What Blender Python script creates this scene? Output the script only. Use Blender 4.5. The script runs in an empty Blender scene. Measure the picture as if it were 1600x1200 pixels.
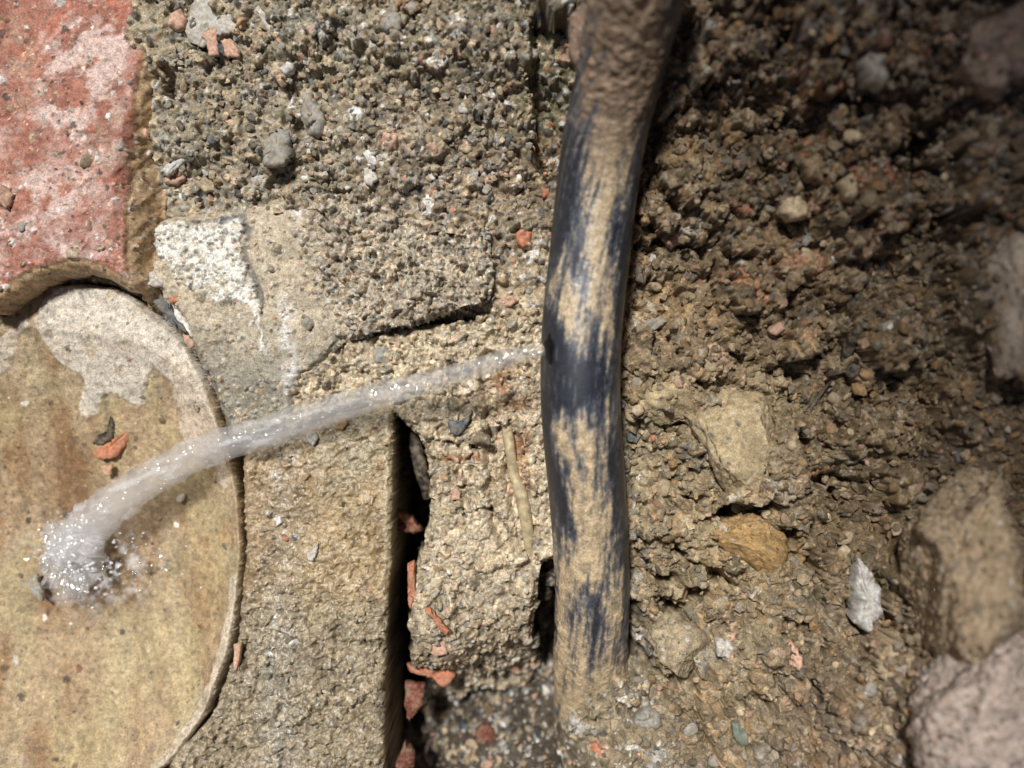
import bpy, math, bmesh
import numpy as np
from mathutils import Vector, Matrix

# ---------------------------------------------------------------- camera, sky, sun, exposure
S = 0.2777e-3          # metres per photograph pixel on the reference ground level z = 0
D = 0.45               # camera height above that level
scene = bpy.context.scene
cam_data = bpy.data.cameras.new("camera")
cam = bpy.data.objects.new("camera", cam_data)
scene.collection.objects.link(cam)
cam.location = (0, 0, D)
cam.rotation_euler = (0, 0, 0)
cam_data.sensor_width = 36
cam_data.lens = 36 * D / (1600 * S)
cam_data.clip_start = 0.01
cam_data.clip_end = 200
cam_data.dof.use_dof = True
cam_data.dof.focus_distance = D - 0.004
cam_data.dof.aperture_fstop = 3.4
scene.camera = cam

SUN_DIR = Vector((0.17, -0.37, -0.915)).normalized()     # the way the light travels
world = bpy.data.worlds.new("World")
scene.world = world
world.use_nodes = True
wn = world.node_tree.nodes
sky = wn.new("ShaderNodeTexSky")
sky.sky_type = 'NISHITA'
sky.sun_disc = False
sky.sun_elevation = math.asin(-SUN_DIR.z)
sky.sun_rotation = math.atan2(-SUN_DIR.x, -SUN_DIR.y)
wn["Background"].inputs[1].default_value = 0.05
world.node_tree.links.new(sky.outputs[0], wn["Background"].inputs[0])
sun_data = bpy.data.lights.new("sun", 'SUN')
sun_data.energy = 4.6
sun_data.angle = math.radians(7.0)
sun_data.color = (1.0, 0.988, 0.972)
sun = bpy.data.objects.new("sun", sun_data)
sun.rotation_euler = SUN_DIR.to_track_quat('-Z', 'Y').to_euler()
sun.location = (-0.4, 0.3, 1.5)
scene.collection.objects.link(sun)
scene.view_settings.view_transform = 'Standard'
scene.view_settings.look = 'None'
scene.view_settings.gamma = 1.0
scene.view_settings.exposure = 0.0
scene.cycles.max_bounces = 8
scene.cycles.volume_bounces = 5
scene.cycles.transparent_max_bounces = 16

C = scene.collection
rng = np.random.default_rng(7)

# ---------------------------------------------------------------- number helpers
def sstep(a, b, x):
    t = np.clip((x - a) / (b - a), 0, 1)
    return t * t * (3 - 2 * t)

def vnoise(x, y, seed):
    tab = np.random.default_rng(seed).random((256, 256)).astype(np.float32)
    xi = np.floor(x).astype(np.int32); yi = np.floor(y).astype(np.int32)
    fx = (x - xi).astype(np.float32); fy = (y - yi).astype(np.float32)
    fx = fx * fx * (3 - 2 * fx); fy = fy * fy * (3 - 2 * fy)
    x0 = xi & 255; x1 = (xi + 1) & 255; y0 = yi & 255; y1 = (yi + 1) & 255
    a = tab[y0, x0] * (1 - fx) + tab[y0, x1] * fx
    b = tab[y1, x0] * (1 - fx) + tab[y1, x1] * fx
    return (a * (1 - fy) + b * fy) * 2 - 1

def fbm(u, v, size, octs, seed, gain=0.5):
    """fractal noise over pixel coordinates; size = the largest lump in pixels"""
    out = np.zeros(np.shape(u), np.float32); a = 1.0; tot = 0
    ca, sa = math.cos(0.6), math.sin(0.6)
    x = u / size; y = v / size
    for o in range(octs):
        out += a * vnoise(x + 37.1 * o, y + 11.7 * o, seed + o)
        tot += a; a *= gain
        x, y = (x * ca - y * sa) * 2.03, (x * sa + y * ca) * 2.03
    return out / tot

def sdf(u, v, poly):
    """signed distance in pixels, positive inside"""
    p = np.array(poly, np.float32); n = len(p)
    d = np.full(np.shape(u), 1e9, np.float32); ins = np.zeros(np.shape(u), bool)
    for i in range(n):
        a = p[i]; b = p[(i + 1) % n]; e = b - a
        wx = u - a[0]; wy = v - a[1]
        t = np.clip((wx * e[0] + wy * e[1]) / max(float(e @ e), 1e-9), 0, 1)
        dx = wx - e[0] * t; dy = wy - e[1] * t
        d = np.minimum(d, dx * dx + dy * dy)
        if a[1] != b[1]:
            c = ((a[1] > v) != (b[1] > v)) & (u < e[0] * (v - a[1]) / e[1] + a[0])
            ins ^= c
    d = np.sqrt(d)
    return np.where(ins, d, -d)

def smooth_poly(poly, n=3):
    p = np.array(poly, float)
    for _ in range(n):
        q = np.roll(p, -1, 0)
        p = np.stack([0.75 * p + 0.25 * q, 0.25 * p + 0.75 * q], 1).reshape(-1, 2)
    return p

def dline(u, v, pts):
    """distance in pixels to a polyline"""
    p = np.array(pts, np.float32); d = np.full(np.shape(u), 1e9, np.float32)
    for i in range(len(p) - 1):
        a = p[i]; e = p[i + 1] - a
        wx = u - a[0]; wy = v - a[1]
        t = np.clip((wx * e[0] + wy * e[1]) / max(float(e @ e), 1e-9), 0, 1)
        d = np.minimum(d, (wx - e[0] * t) ** 2 + (wy - e[1] * t) ** 2)
    return np.sqrt(d)

def idw(u, v, pts, vals, p=4.0):
    """smooth interpolation of control values"""
    vals = np.array(vals, np.float32); vals = vals.reshape(len(pts), -1)
    num = np.zeros(np.shape(u) + (vals.shape[1],), np.float32); den = np.zeros(np.shape(u), np.float32)
    for (a, b), w in zip(pts, vals):
        q = ((u - a) ** 2 + (v - b) ** 2 + 900.0) ** (-p / 2) * 1e8
        num += q[..., None] * w; den += q
    return num / den[..., None]

def P(px, py, z):
    """world point at height z seen at a photograph pixel"""
    k = S * (1 - z / D)
    return Vector(((px - 800) * k, (600 - py) * k, z))

def srgb(r, g, b):
    f = lambda c: (c / 255 / 12.92) if c <= 10 else ((c / 255 + 0.055) / 1.055) ** 2.4
    c = np.array([f(r), f(g), f(b)], np.float32)
    return c + (c.mean() - c) * .15

# ---------------------------------------------------------------- materials
def nodes_of(name):
    m = bpy.data.materials.new(name); m.use_nodes = True
    nt = m.node_tree
    return m, nt, nt.nodes, nt.links, nt.nodes["Principled BSDF"]

def relief_material(name, dry=0.9, wet=0.18, bump=0.25, scale=1500.0):
    """colour and wetness come from the surface's own attributes; fine grain is procedural"""
    m, nt, N, L, bs = nodes_of(name)
    col = N.new("ShaderNodeAttribute"); col.attribute_name = "Col"
    wt = N.new("ShaderNodeAttribute"); wt.attribute_name = "Wet"
    tc = N.new("ShaderNodeTexCoord")
    no = N.new("ShaderNodeTexNoise"); no.inputs["Scale"].default_value = scale; no.inputs["Detail"].default_value = 4
    no2 = N.new("ShaderNodeTexNoise"); no2.inputs["Scale"].default_value = scale * 0.30; no2.inputs["Detail"].default_value = 6; no2.inputs["Roughness"].default_value = .65
    L.new(tc.outputs["Object"], no.inputs["Vector"]); L.new(tc.outputs["Object"], no2.inputs["Vector"])
    mr = N.new("ShaderNodeMapRange"); mr.inputs["From Min"].default_value = 0.3; mr.inputs["From Max"].default_value = 0.7
    mr.inputs["To Min"].default_value = 0.62; mr.inputs["To Max"].default_value = 1.35
    L.new(no.outputs["Fac"], mr.inputs["Value"])
    mr2 = N.new("ShaderNodeMapRange"); mr2.inputs["From Min"].default_value = 0.3; mr2.inputs["From Max"].default_value = 0.7
    mr2.inputs["To Min"].default_value = 0.62; mr2.inputs["To Max"].default_value = 1.38
    L.new(no2.outputs["Fac"], mr2.inputs["Value"])
    mu = N.new("ShaderNodeMath"); mu.operation = 'MULTIPLY'
    L.new(mr.outputs[0], mu.inputs[0]); L.new(mr2.outputs[0], mu.inputs[1])
    vm = N.new("ShaderNodeVectorMath"); vm.operation = 'SCALE'
    L.new(col.outputs["Color"], vm.inputs[0]); L.new(mu.outputs[0], vm.inputs["Scale"])
    L.new(vm.outputs["Vector"], bs.inputs["Base Color"])
    rr = N.new("ShaderNodeMapRange"); rr.inputs["To Min"].default_value = dry; rr.inputs["To Max"].default_value = wet
    L.new(wt.outputs["Fac"], rr.inputs["Value"]); L.new(rr.outputs[0], bs.inputs["Roughness"])
    bp = N.new("ShaderNodeBump"); bp.inputs["Strength"].default_value = bump; bp.inputs["Distance"].default_value = 0.0006
    L.new(no.outputs["Fac"], bp.inputs["Height"]); L.new(bp.outputs[0], bs.inputs["Normal"])
    bs.inputs["Specular IOR Level"].default_value = 0.5
    return m

def stone_material(name, rgb, var=0.28, rough=0.8, scale=700.0, dust=.75):
    m, nt, N, L, bs = nodes_of(name)
    tc = N.new("ShaderNodeTexCoord"); oi = N.new("ShaderNodeObjectInfo")
    no = N.new("ShaderNodeTexNoise"); no.inputs["Scale"].default_value = scale; no.inputs["Detail"].default_value = 5
    mp = N.new("ShaderNodeNewGeometry")
    L.new(mp.outputs["Position"], no.inputs["Vector"])
    mr = N.new("ShaderNodeMapRange"); mr.inputs["From Min"].default_value = 0.3; mr.inputs["From Max"].default_value = 0.7
    mr.inputs["To Min"].default_value = 1 - var * 1.6; mr.inputs["To Max"].default_value = 1 + var
    L.new(no.outputs["Fac"], mr.inputs["Value"])
    mo = N.new("ShaderNodeMapRange"); mo.inputs["To Min"].default_value = 0.78; mo.inputs["To Max"].default_value = 1.18
    L.new(oi.outputs["Random"], mo.inputs["Value"])
    mu = N.new("ShaderNodeMath"); mu.operation = 'MULTIPLY'
    L.new(mr.outputs[0], mu.inputs[0]); L.new(mo.outputs[0], mu.inputs[1])
    vm = N.new("ShaderNodeVectorMath"); vm.operation = 'SCALE'; vm.inputs[0].default_value = tuple(float(c) for c in rgb)
    L.new(mu.outputs[0], vm.inputs["Scale"])
    du = N.new("ShaderNodeTexNoise"); du.inputs["Scale"].default_value = 330; du.inputs["Detail"].default_value = 6; du.inputs["Roughness"].default_value = .7
    L.new(mp.outputs["Position"], du.inputs["Vector"])
    dr = N.new("ShaderNodeMapRange"); dr.inputs["From Min"].default_value = .42; dr.inputs["From Max"].default_value = .68; dr.inputs["To Max"].default_value = dust
    L.new(du.outputs["Fac"], dr.inputs["Value"])
    dm = N.new("ShaderNodeMix"); dm.data_type = 'RGBA'; dm.inputs["B"].default_value = (*[float(c) for c in srgb(158, 138, 106)], 1)
    L.new(dr.outputs[0], dm.inputs["Factor"]); L.new(vm.outputs["Vector"], dm.inputs["A"])
    L.new(dm.outputs["Result"], bs.inputs["Base Color"])
    bs.inputs["Roughness"].default_value = rough
    bs.inputs["Specular IOR Level"].default_value = 0.35
    bp = N.new("ShaderNodeBump"); bp.inputs["Strength"].default_value = 0.35; bp.inputs["Distance"].default_value = 0.0005
    L.new(no.outputs["Fac"], bp.inputs["Height"]); L.new(bp.outputs[0], bs.inputs["Normal"])
    return m

def water_material(name, tint, foam_attr=False, ripple=None, rough=0.03, refract=False):
    """clear water: see-through body, Fresnel surface gloss, and air bubbles where the Foam attribute says so"""
    m, nt, N, L, bs = nodes_of(name)
    N.remove(bs)
    out = N["Material Output"]
    fr = N.new("ShaderNodeFresnel"); fr.inputs["IOR"].default_value = 1.33
    if refract:
        last = N.new("ShaderNodeBsdfGlass"); last.inputs["IOR"].default_value = 1.33; last.inputs["Roughness"].default_value = rough
        last.inputs["Color"].default_value = (*tint, 1)
    else:
        tr = N.new("ShaderNodeBsdfTransparent"); tr.inputs[0].default_value = (*tint, 1)
        gl = N.new("ShaderNodeBsdfGlossy"); gl.inputs["Roughness"].default_value = rough
        last = N.new("ShaderNodeMixShader")
        L.new(fr.outputs[0], last.inputs[0]); L.new(tr.outputs[0], last.inputs[1]); L.new(gl.outputs[0], last.inputs[2])
    if foam_attr:
        at = N.new("ShaderNodeAttribute"); at.attribute_name = "Foam"
        df = N.new("ShaderNodeBsdfDiffuse"); df.inputs[0].default_value = (0.9, 0.9, 0.92, 1)
        tl = N.new("ShaderNodeBsdfTranslucent"); tl.inputs[0].default_value = (0.9, 0.9, 0.92, 1)
        md = N.new("ShaderNodeMixShader"); md.inputs[0].default_value = 0.45
        L.new(df.outputs[0], md.inputs[1]); L.new(tl.outputs[0], md.inputs[2])
        gl2 = N.new("ShaderNodeBsdfGlossy"); gl2.inputs["Roughness"].default_value = 0.12
        mg = N.new("ShaderNodeMixShader")
        L.new(fr.outputs[0], mg.inputs[0]); L.new(md.outputs[0], mg.inputs[1]); L.new(gl2.outputs[0], mg.inputs[2])
        mf = N.new("ShaderNodeMixShader")
        L.new(at.outputs["Fac"], mf.inputs[0]); L.new(last.outputs[0], mf.inputs[1]); L.new(mg.outputs[0], mf.inputs[2])
        last = mf
    if ripple:
        tc = N.new("ShaderNodeTexCoord")
        no = N.new("ShaderNodeTexNoise"); no.inputs["Scale"].default_value = ripple[0]; no.inputs["Detail"].default_value = 3
        L.new(tc.outputs["Object"], no.inputs["Vector"])
        bp = N.new("ShaderNodeBump"); bp.inputs["Strength"].default_value = ripple[1]; bp.inputs["Distance"].default_value = ripple[2]
        L.new(no.outputs["Fac"], bp.inputs["Height"])
        for n in N:
            if n.type in ('BSDF_GLOSSY', 'FRESNEL', 'BSDF_GLASS'):
                L.new(bp.outputs[0], n.inputs["Normal"])
    L.new(last.outputs[0], out.inputs["Surface"])
    return m

M_EARTH = relief_material("earth_grain", dry=0.95, bump=0.5)
M_MORTAR = relief_material("mortar_grain", dry=0.85, bump=0.45)
M_CLAY = relief_material("fired_clay", dry=0.8, bump=0.25)
M_GLAZE = relief_material("wet_clay", dry=0.85, wet=0.7, bump=0.10)
M_PIPE = relief_material("black_plastic_with_mud", dry=0.85, wet=0.42, bump=0.08, scale=1100)
M_PIPE.node_tree.nodes['Principled BSDF'].inputs['Specular IOR Level'].default_value = 1.0
PAL = {
    "tan":    srgb(172, 150, 116), "buff":  srgb(196, 172, 134), "grey":  srgb(150, 146, 136),
    "pale":   srgb(205, 200, 188), "white": srgb(225, 222, 215), "dark":  srgb(52, 52, 52),
    "blue":   srgb(74, 88, 98),    "orange": srgb(196, 116, 76), "salmon": srgb(206, 158, 130),
    "brown":  srgb(112, 88, 58),   "ochre": srgb(168, 124, 70),  "green": srgb(96, 112, 100),
    "red":    srgb(120, 52, 36),   "olive": srgb(128, 118, 88),
}
STONE = {k: stone_material("stone_" + k, v) for k, v in PAL.items()}

# ---------------------------------------------------------------- mesh helpers
def tag(o, label=None, cat=None, group=None, kind=None):
    if label: o["label"] = label
    if cat: o["category"] = cat
    if group: o["group"] = group
    if kind: o["kind"] = kind
    return o

def empty(name, loc=(0, 0, 0)):
    o = bpy.data.objects.new(name, None); C.objects.link(o); o.location = loc
    o.empty_display_size = 0.01
    return o

def mesh_obj(name, verts, faces, mat, parent=None, smooth=True, col=None, wet=None, foam=None, loc=None):
    """verts (n,3), faces (m,k) -> one mesh object"""
    verts = np.asarray(verts, np.float32); faces = np.asarray(faces, np.int32)
    me = bpy.data.meshes.new(name)
    k = faces.shape[1]
    me.vertices.add(len(verts)); me.vertices.foreach_set("co", verts.ravel())
    me.loops.add(faces.size); me.loops.foreach_set("vertex_index", faces.ravel())
    me.polygons.add(len(faces))
    me.polygons.foreach_set("loop_start", np.arange(0, faces.size, k, dtype=np.int32))
    me.polygons.foreach_set("loop_total", np.full(len(faces), k, np.int32))
    me.update(calc_edges=True)
    me.polygons.foreach_set("use_smooth", np.full(len(faces), smooth, bool))
    if col is not None:
        a = me.attributes.new("Col", 'FLOAT_COLOR', 'POINT')
        c4 = np.ones((len(verts), 4), np.float32); c4[:, :3] = np.clip(col, 0.004, 0.9)
        a.data.foreach_set("color", c4.ravel())
    for nm, arr in (("Wet", wet), ("Foam", foam)):
        if arr is not None:
            a = me.attributes.new(nm, 'FLOAT', 'POINT')
            a.data.foreach_set("value", np.clip(np.asarray(arr, np.float32), 0, 1).ravel())
    if mat: me.materials.append(mat)
    o = bpy.data.objects.new(name, me); C.objects.link(o)
    if parent: o.parent = parent
    if loc is not None: o.location = loc
    return o

def tube_faces(n, seg, closed=True):
    i = np.arange(n - 1)[:, None]; j = np.arange(seg)[None, :]
    return np.stack([i * seg + j, i * seg + (j + 1) % seg, (i + 1) * seg + (j + 1) % seg, (i + 1) * seg + j], -1).reshape(-1, 4)

class Relief:
    """a surface sampled on a regular ground grid, with colour and wetness per sample"""
    def __init__(self, u0, v0, u1, v1, z0=0.0, cell=1.8, macro=None):
        k = S * (1 - z0 / D); self.z0 = z0; self.shift = .0010
        self.c = cell * S
        xs = np.arange((u0 - 800) * k, (u1 - 800) * k, self.c, dtype=np.float32)
        ys = np.arange((600 - v1) * k, (600 - v0) * k, self.c, dtype=np.float32)
        self.x0, self.y0 = float(xs[0]), float(ys[0])
        self.X, self.Y = np.meshgrid(xs, ys)
        self.U = 800 + self.X / k; self.V = 600 - self.Y / k
        self.Z = np.full(self.X.shape, z0, np.float32)
        if macro is not None:
            for _ in range(3):
                h = macro(self.U, self.V)
                kk = S * (1 - h / D)
                self.U = 800 + self.X / kk; self.V = 600 - self.Y / kk
            self.Z = macro(self.U, self.V).astype(np.float32)
        self.Col = np.zeros(self.X.shape + (3,), np.float32)
        self.Wet = np.zeros(self.X.shape, np.float32)
        self.mask = np.ones(self.X.shape, bool)
        self.N1 = fbm(self.X / S, self.Y / S, 9, 3, 4242)

    def at(self, px, py):
        """grid index and height seen at a photograph pixel"""
        z = self.z0
        for _ in range(4):
            p = P(px, py, z)
            j = int((p.x - self.x0) / self.c); i = int((p.y - self.y0) / self.c)
            if not (0 <= i < self.Z.shape[0] and 0 <= j < self.Z.shape[1]):
                return None
            z = 0.5 * z + 0.5 * float(self.Z[i, j])
        return (i, j, float(self.Z[i, j])) if self.mask[i, j] else None

    def grain(self, i, j, r, col, rise, rg, wet=None, sink=0.35, round_=0.25):
        """press one angular grain of radius r (metres) into the surface"""
        n = int(r * 1.5 / self.c) + 1
        i0, i1, j0, j1 = max(i - n, 0), min(i + n + 1, self.Z.shape[0]), max(j - n, 0), min(j + n + 1, self.Z.shape[1])
        if i1 - i0 < 1 or j1 - j0 < 1: return
        yy, xx = np.mgrid[i0 - i:i1 - i, j0 - j:j1 - j].astype(np.float32)
        xx *= self.c / r; yy *= self.c / r
        k = 6; ang = rg.random() * 6.28 + np.arange(k) * 6.283 / k + rg.normal(0, .25, k)
        rad = rg.uniform(.62, 1.25, k)
        d = np.max((xx[..., None] * np.cos(ang) + yy[..., None] * np.sin(ang)) / rad, -1)
        d = (1 - round_) * d + round_ * np.sqrt(xx * xx + yy * yy)
        d = d + .34 * self.N1[i0:i1, j0:j1]
        tx, ty = rg.normal(0, .30, 2)
        cap = rise * r * (np.sqrt(np.clip(1 - d * d * .96, 0, 1)) * .75 + .25 - sink + tx * xx + ty * yy)
        z = float(self.Z[i, j]) + cap
        w = self.Z[i0:i1, j0:j1]
        hit = (d < 1) & (z > w)
        w[hit] = z[hit]
        self.Col[i0:i1, j0:j1][hit] = col
        if wet is not None: self.Wet[i0:i1, j0:j1][hit] = wet

    def sprinkle(self, n, rmin, rmax, density, colour, rise, seed, power=2.0, **kw):
        rg = np.random.default_rng(seed)
        h, w = self.Z.shape
        ii = rg.integers(0, h, n * 3); jj = rg.integers(0, w, n * 3)
        keep = (rg.random(n * 3) < density[ii, jj]) & self.mask[ii, jj]
        ii = ii[keep][:n]; jj = jj[keep][:n]
        rr = rmin + (rmax - rmin) * rg.random(len(ii)) ** power
        order = np.argsort(rr)[::-1] if kw.pop("big_first", True) else np.argsort(rr)
        for q in order:
            i, j = ii[q], jj[q]
            self.grain(i, j, rr[q], colour(rg, i, j), rise * rg.uniform(.6, 1.2), rg, **kw)

    def weather(self, amp, pit, seed, cvar=.3, where=1.0):
        """fine broken relief, pits and colour grain over everything pressed in"""
        f1 = fbm(self.U, self.V, 11, 3, seed, .6); f2 = fbm(self.U, self.V, 15, 3, seed + 3, .6)
        self.Z += where * (amp * f1 - pit * sstep(.08, .55, f2))
        self.Col *= (1 + where * cvar * fbm(self.U, self.V, 7, 3, seed + 6, .7))[..., None]
        self.Col *= (1 - where * .25 * sstep(.2, .5, f2))[..., None]  # pits darkened in colour too, shade painted into their hollows

    def build(self, name, mat, parent=None, skirt=None, edge_poly=None, rows=4, jitter=0.0008, edge_col=None, flare=0.0):
        m = self.mask
        h, w = m.shape
        idx = np.full(m.shape, -1, np.int64)
        idx[m] = np.arange(m.sum())
        q = m[:-1, :-1] & m[1:, :-1] & m[:-1, 1:] & m[1:, 1:]
        a = idx[:-1, :-1][q]; b = idx[:-1, 1:][q]; c = idx[1:, 1:][q]; d = idx[1:, :-1][q]
        faces = np.stack([a, b, c, d], 1)
        jx = fbm(self.X[m] / S, self.Y[m] / S + self.Z[m] / S * .8, 12, 3, 881) * self.shift; jy = fbm(self.X[m] / S + self.Z[m] / S * .8, self.Y[m] / S, 12, 3, 885) * self.shift
        V = np.stack([self.X[m] + jx, self.Y[m] + jy, self.Z[m]], 1)
        col = self.Col[m]; wet = self.Wet[m]
        if skirt is not None:
            # boundary edges of the kept cells -> rough side walls going down
            e = np.concatenate([faces[:, [0, 1]], faces[:, [1, 2]], faces[:, [2, 3]], faces[:, [3, 0]]])
            key = np.sort(e, 1); kk = key[:, 0] * (idx.max() + 1) + key[:, 1]
            _, inv, cnt = np.unique(kk, return_inverse=True, return_counts=True)
            be = e[cnt[inv] == 1]
            bv = np.unique(be); lut = {int(v): i for i, v in enumerate(bv)}
            if edge_poly is not None:      # pull the border onto its outline
                k = S * (1 - self.z0 / D)
                for _ in range(2):
                    uu = 800 + V[bv, 0] / k; vv = 600 - V[bv, 1] / k
                    s0 = edge_poly(uu, vv); gx = edge_poly(uu + .5, vv) - s0; gy = edge_poly(uu, vv + .5) - s0
                    g = np.sqrt(gx * gx + gy * gy) + 1e-6
                    st = np.clip(s0, -2.5, 2.5)
                    V[bv, 0] -= st * gx / g * k; V[bv, 1] += st * gy / g * k
            be_l = np.vectorize(lut.get)(be)
            vs = [V]; cs = [col]; ws = [wet]; fs = [faces]; prev = bv; base = len(V); nb = len(bv)
            rg = np.random.default_rng(len(V))
            ec = col[bv] if edge_col is None else edge_col(V[bv], col[bv])
            fx = fy = 0
            if flare:
                k = S * (1 - self.z0 / D); uu = 800 + V[bv, 0] / k; vv = 600 - V[bv, 1] / k
                s0 = edge_poly(uu, vv); gx = edge_poly(uu + 3, vv) - s0; gy = edge_poly(uu, vv + 3) - s0
                g = np.sqrt(gx * gx + gy * gy) + 1e-6; fx = -gx / g * flare; fy = gy / g * flare
            for r in range(1, rows + 1):
                t = r / rows
                p = V[bv].copy(); p[:, 2] = p[:, 2] * (1 - t) + skirt * t
                out = 1 if r < rows else 0
                if flare:
                    w_ = 1 + .25 * fbm(V[bv, 0] / S * .7 + 40 * r, V[bv, 1] / S * .7, 26, 2, 78)
                    p[:, 0] += fx * t * w_; p[:, 1] += fy * t * w_
                p[:, 0] += rg.normal(0, jitter, nb) * out; p[:, 1] += rg.normal(0, jitter, nb) * out
                vs.append(p); cs.append(ec * (1 + .25 * fbm(V[bv, 0] / S + 99 * r, V[bv, 1] / S, 14, 2, 5)[:, None])); ws.append(wet[bv] * .5)
                cur = base + np.arange(nb)
                pa = prev[be_l[:, 0]] if r > 1 else be[:, 0]; pb = prev[be_l[:, 1]] if r > 1 else be[:, 1]
                fs.append(np.stack([pb, pa, cur[be_l[:, 0]], cur[be_l[:, 1]]], 1))
                prev = cur; base += nb
            V = np.concatenate(vs); col = np.concatenate(cs); wet = np.concatenate(ws); faces = np.concatenate(fs)
        return mesh_obj(name, V, faces, mat, parent, col=col, wet=wet)

def pick(rg, names, weights):
    w = np.array(weights, float)
    return PAL[names[rg.choice(len(names), p=w / w.sum())]]

# ---------------------------------------------------------------- outlines (photograph pixels at each thing's own level)
SLAB = smooth_poly([(234, 352), (262, 334), (330, 330), (385, 318), (440, 308), (505, 300), (535, 312), (620, 330), (700, 342), (763, 345),
        (769, 400), (772, 468), (735, 480), (690, 490), (660, 506), (600, 512), (565, 528), (540, 530), (515, 560), (478, 585), (462, 600), (458, 668), (350, 700),
        (338, 650), (322, 598), (300, 550), (280, 500), (255, 470), (236, 435), (228, 420), (240, 392)], 2)
BRICK = smooth_poly([(376, 700), (440, 672), (520, 652), (598, 628), (612, 634), (614, 660), (612, 740), (610, 830), (606, 920), (603, 1000), (600, 1100),
        (597, 1200), (597, 1300), (230, 1300), (250, 1215), (290, 1165), (335, 1110), (362, 1020), (375, 930), (379, 830), (378, 760)], 2)
LUMP = smooth_poly([(436, 600), (486, 545), (548, 518), (630, 516), (700, 502), (770, 492), (850, 474), (870, 480), (862, 560), (862, 640), (866, 720), (874, 800), (882, 870),
        (855, 880), (838, 905), (832, 960), (842, 1040), (850, 1110), (800, 1150), (740, 1140), (700, 1160), (668, 1110), (640, 1080), (633, 990), (637, 930), (640, 885), (664, 858), (668, 815), (674, 770), (669, 715),
        (655, 675), (630, 652), (612, 648), (600, 624), (520, 650), (440, 676)], 2)
CLAY = smooth_poly([(-60, -60), (236, -60), (231, 0), (226, 40), (214, 120), (208, 190), (197, 245), (194, 300), (196, 350), (194, 405), (205, 442),
        (188, 436), (150, 412), (110, 406), (60, 418), (20, 438), (-60, 500)], 2)
COLLAR = smooth_poly([(-60, 480), (0, 430), (60, 405), (120, 392), (180, 405), (232, 446), (222, 466), (180, 446), (140, 437), (90, 448), (50, 470), (0, 516), (-60, 590)], 2)
BOWL_C, BOWL_A, BOWL_B = (104, 850), 268, 412
def bowl_r(u, v):
    du = (u - BOWL_C[0]) / BOWL_A; dv = (v - BOWL_C[1]) / BOWL_B
    return (np.abs(du) ** 2.15 + np.abs(dv) ** 2.15) ** (1 / 2.15)

# ---------------------------------------------------------------- the earth of the hole
EZ = [(270,20,.010),(450,20,.020),(650,20,.028),(790,30,.028),(300,200,.004),(450,200,.010),(650,200,.016),(800,200,.014),(260,300,-.008),(450,290,.0),(700,310,.006),(800,320,.002),
      (820,400,-.004),(815,470,-.006),(880,20,.040),(240,330,-.014),(240,460,-.02),(300,500,-.016),(330,600,-.02),
      (500,450,-.03),(500,700,-.05),(500,1000,-.06),(150,850,-.10),(150,500,-.06),(100,200,-.03),(700,700,-.06),(760,600,-.05),
      (618,1100,-.15),(612,1190,-.15),(672,1080,-.08),(676,1140,-.085),(690,1190,-.075),(640,760,-.15),(630,900,-.15),(622,1000,-.15),(760,1110,-.075),(870,1000,-.07),(860,1090,-.07),(800,1190,-.055),(720,1190,-.06),
      (920,1120,-.016),(925,900,-.025),(915,700,-.012),(910,500,-.004),(930,300,.012),(980,100,.04),
      (1010,50,.058),(1010,250,.022),(1000,450,.006),(1000,600,.004),(1010,800,-.006),(1010,950,-.012),(960,1100,-.010),(1000,1180,0),
      (1200,50,.066),(1200,250,.040),(1200,450,.022),(1200,600,.015),(1120,720,.006),(1150,850,.004),(1200,950,.008),(1200,1150,.014),
      (1400,50,.078),(1400,250,.056),(1400,450,.042),(1380,650,.028),(1330,800,.012),(1350,950,.020),(1350,1150,.036),(1440,900,.042),(1450,1050,.052),(1450,1180,.056),(1430,780,.036),
      (1570,50,.092),(1570,250,.078),(1580,450,.074),(1560,650,.05),(1530,800,.05),(1600,1000,.07),(1560,1180,.07),
      (1750,300,.10),(1750,700,.095),(1750,1100,.095),(1200,-120,.09),(1600,-120,.12),(700,-120,.04),(300,-120,.02),(1200,1330,.02),(700,1330,-.04)]
def coarse(fn, u, v, step=8):
    """evaluate a smooth function on every 8th sample and interpolate"""
    h, w = u.shape
    ii = np.append(np.arange(0, h - 1, step), h - 1); jj = np.append(np.arange(0, w - 1, step), w - 1)
    g = fn(u[np.ix_(ii, jj)], v[np.ix_(ii, jj)])
    fi = np.interp(np.arange(h), ii, np.arange(len(ii))); fj = np.interp(np.arange(w), jj, np.arange(len(jj)))
    i0 = np.minimum(fi.astype(int), len(ii) - 2); j0 = np.minimum(fj.astype(int), len(jj) - 2)
    a = (fi - i0)[:, None]; b = (fj - j0)[None, :]
    if g.ndim == 3: a = a[..., None]; b = b[..., None]
    return (g[i0][:, j0] * (1 - a) * (1 - b) + g[i0 + 1][:, j0] * a * (1 - b) + g[i0][:, j0 + 1] * (1 - a) * b + g[i0 + 1][:, j0 + 1] * a * b).astype(np.float32)
def earth_macro(u, v):
    f = lambda a, b: idw(a, b, [(p[0], p[1]) for p in EZ], [p[2] for p in EZ])[..., 0]
    return coarse(f, u, v) if np.ndim(u) == 2 else f(u, v)

E = Relief(-70, -70, 1670, 1400, cell=1.8, macro=earth_macro)
U, V = E.U, E.V
right = sstep(900, 1050, U + .12 * (600 - V))                      # crumbly brown earth beyond the pipe
print("earth", E.Z.shape)
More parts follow.
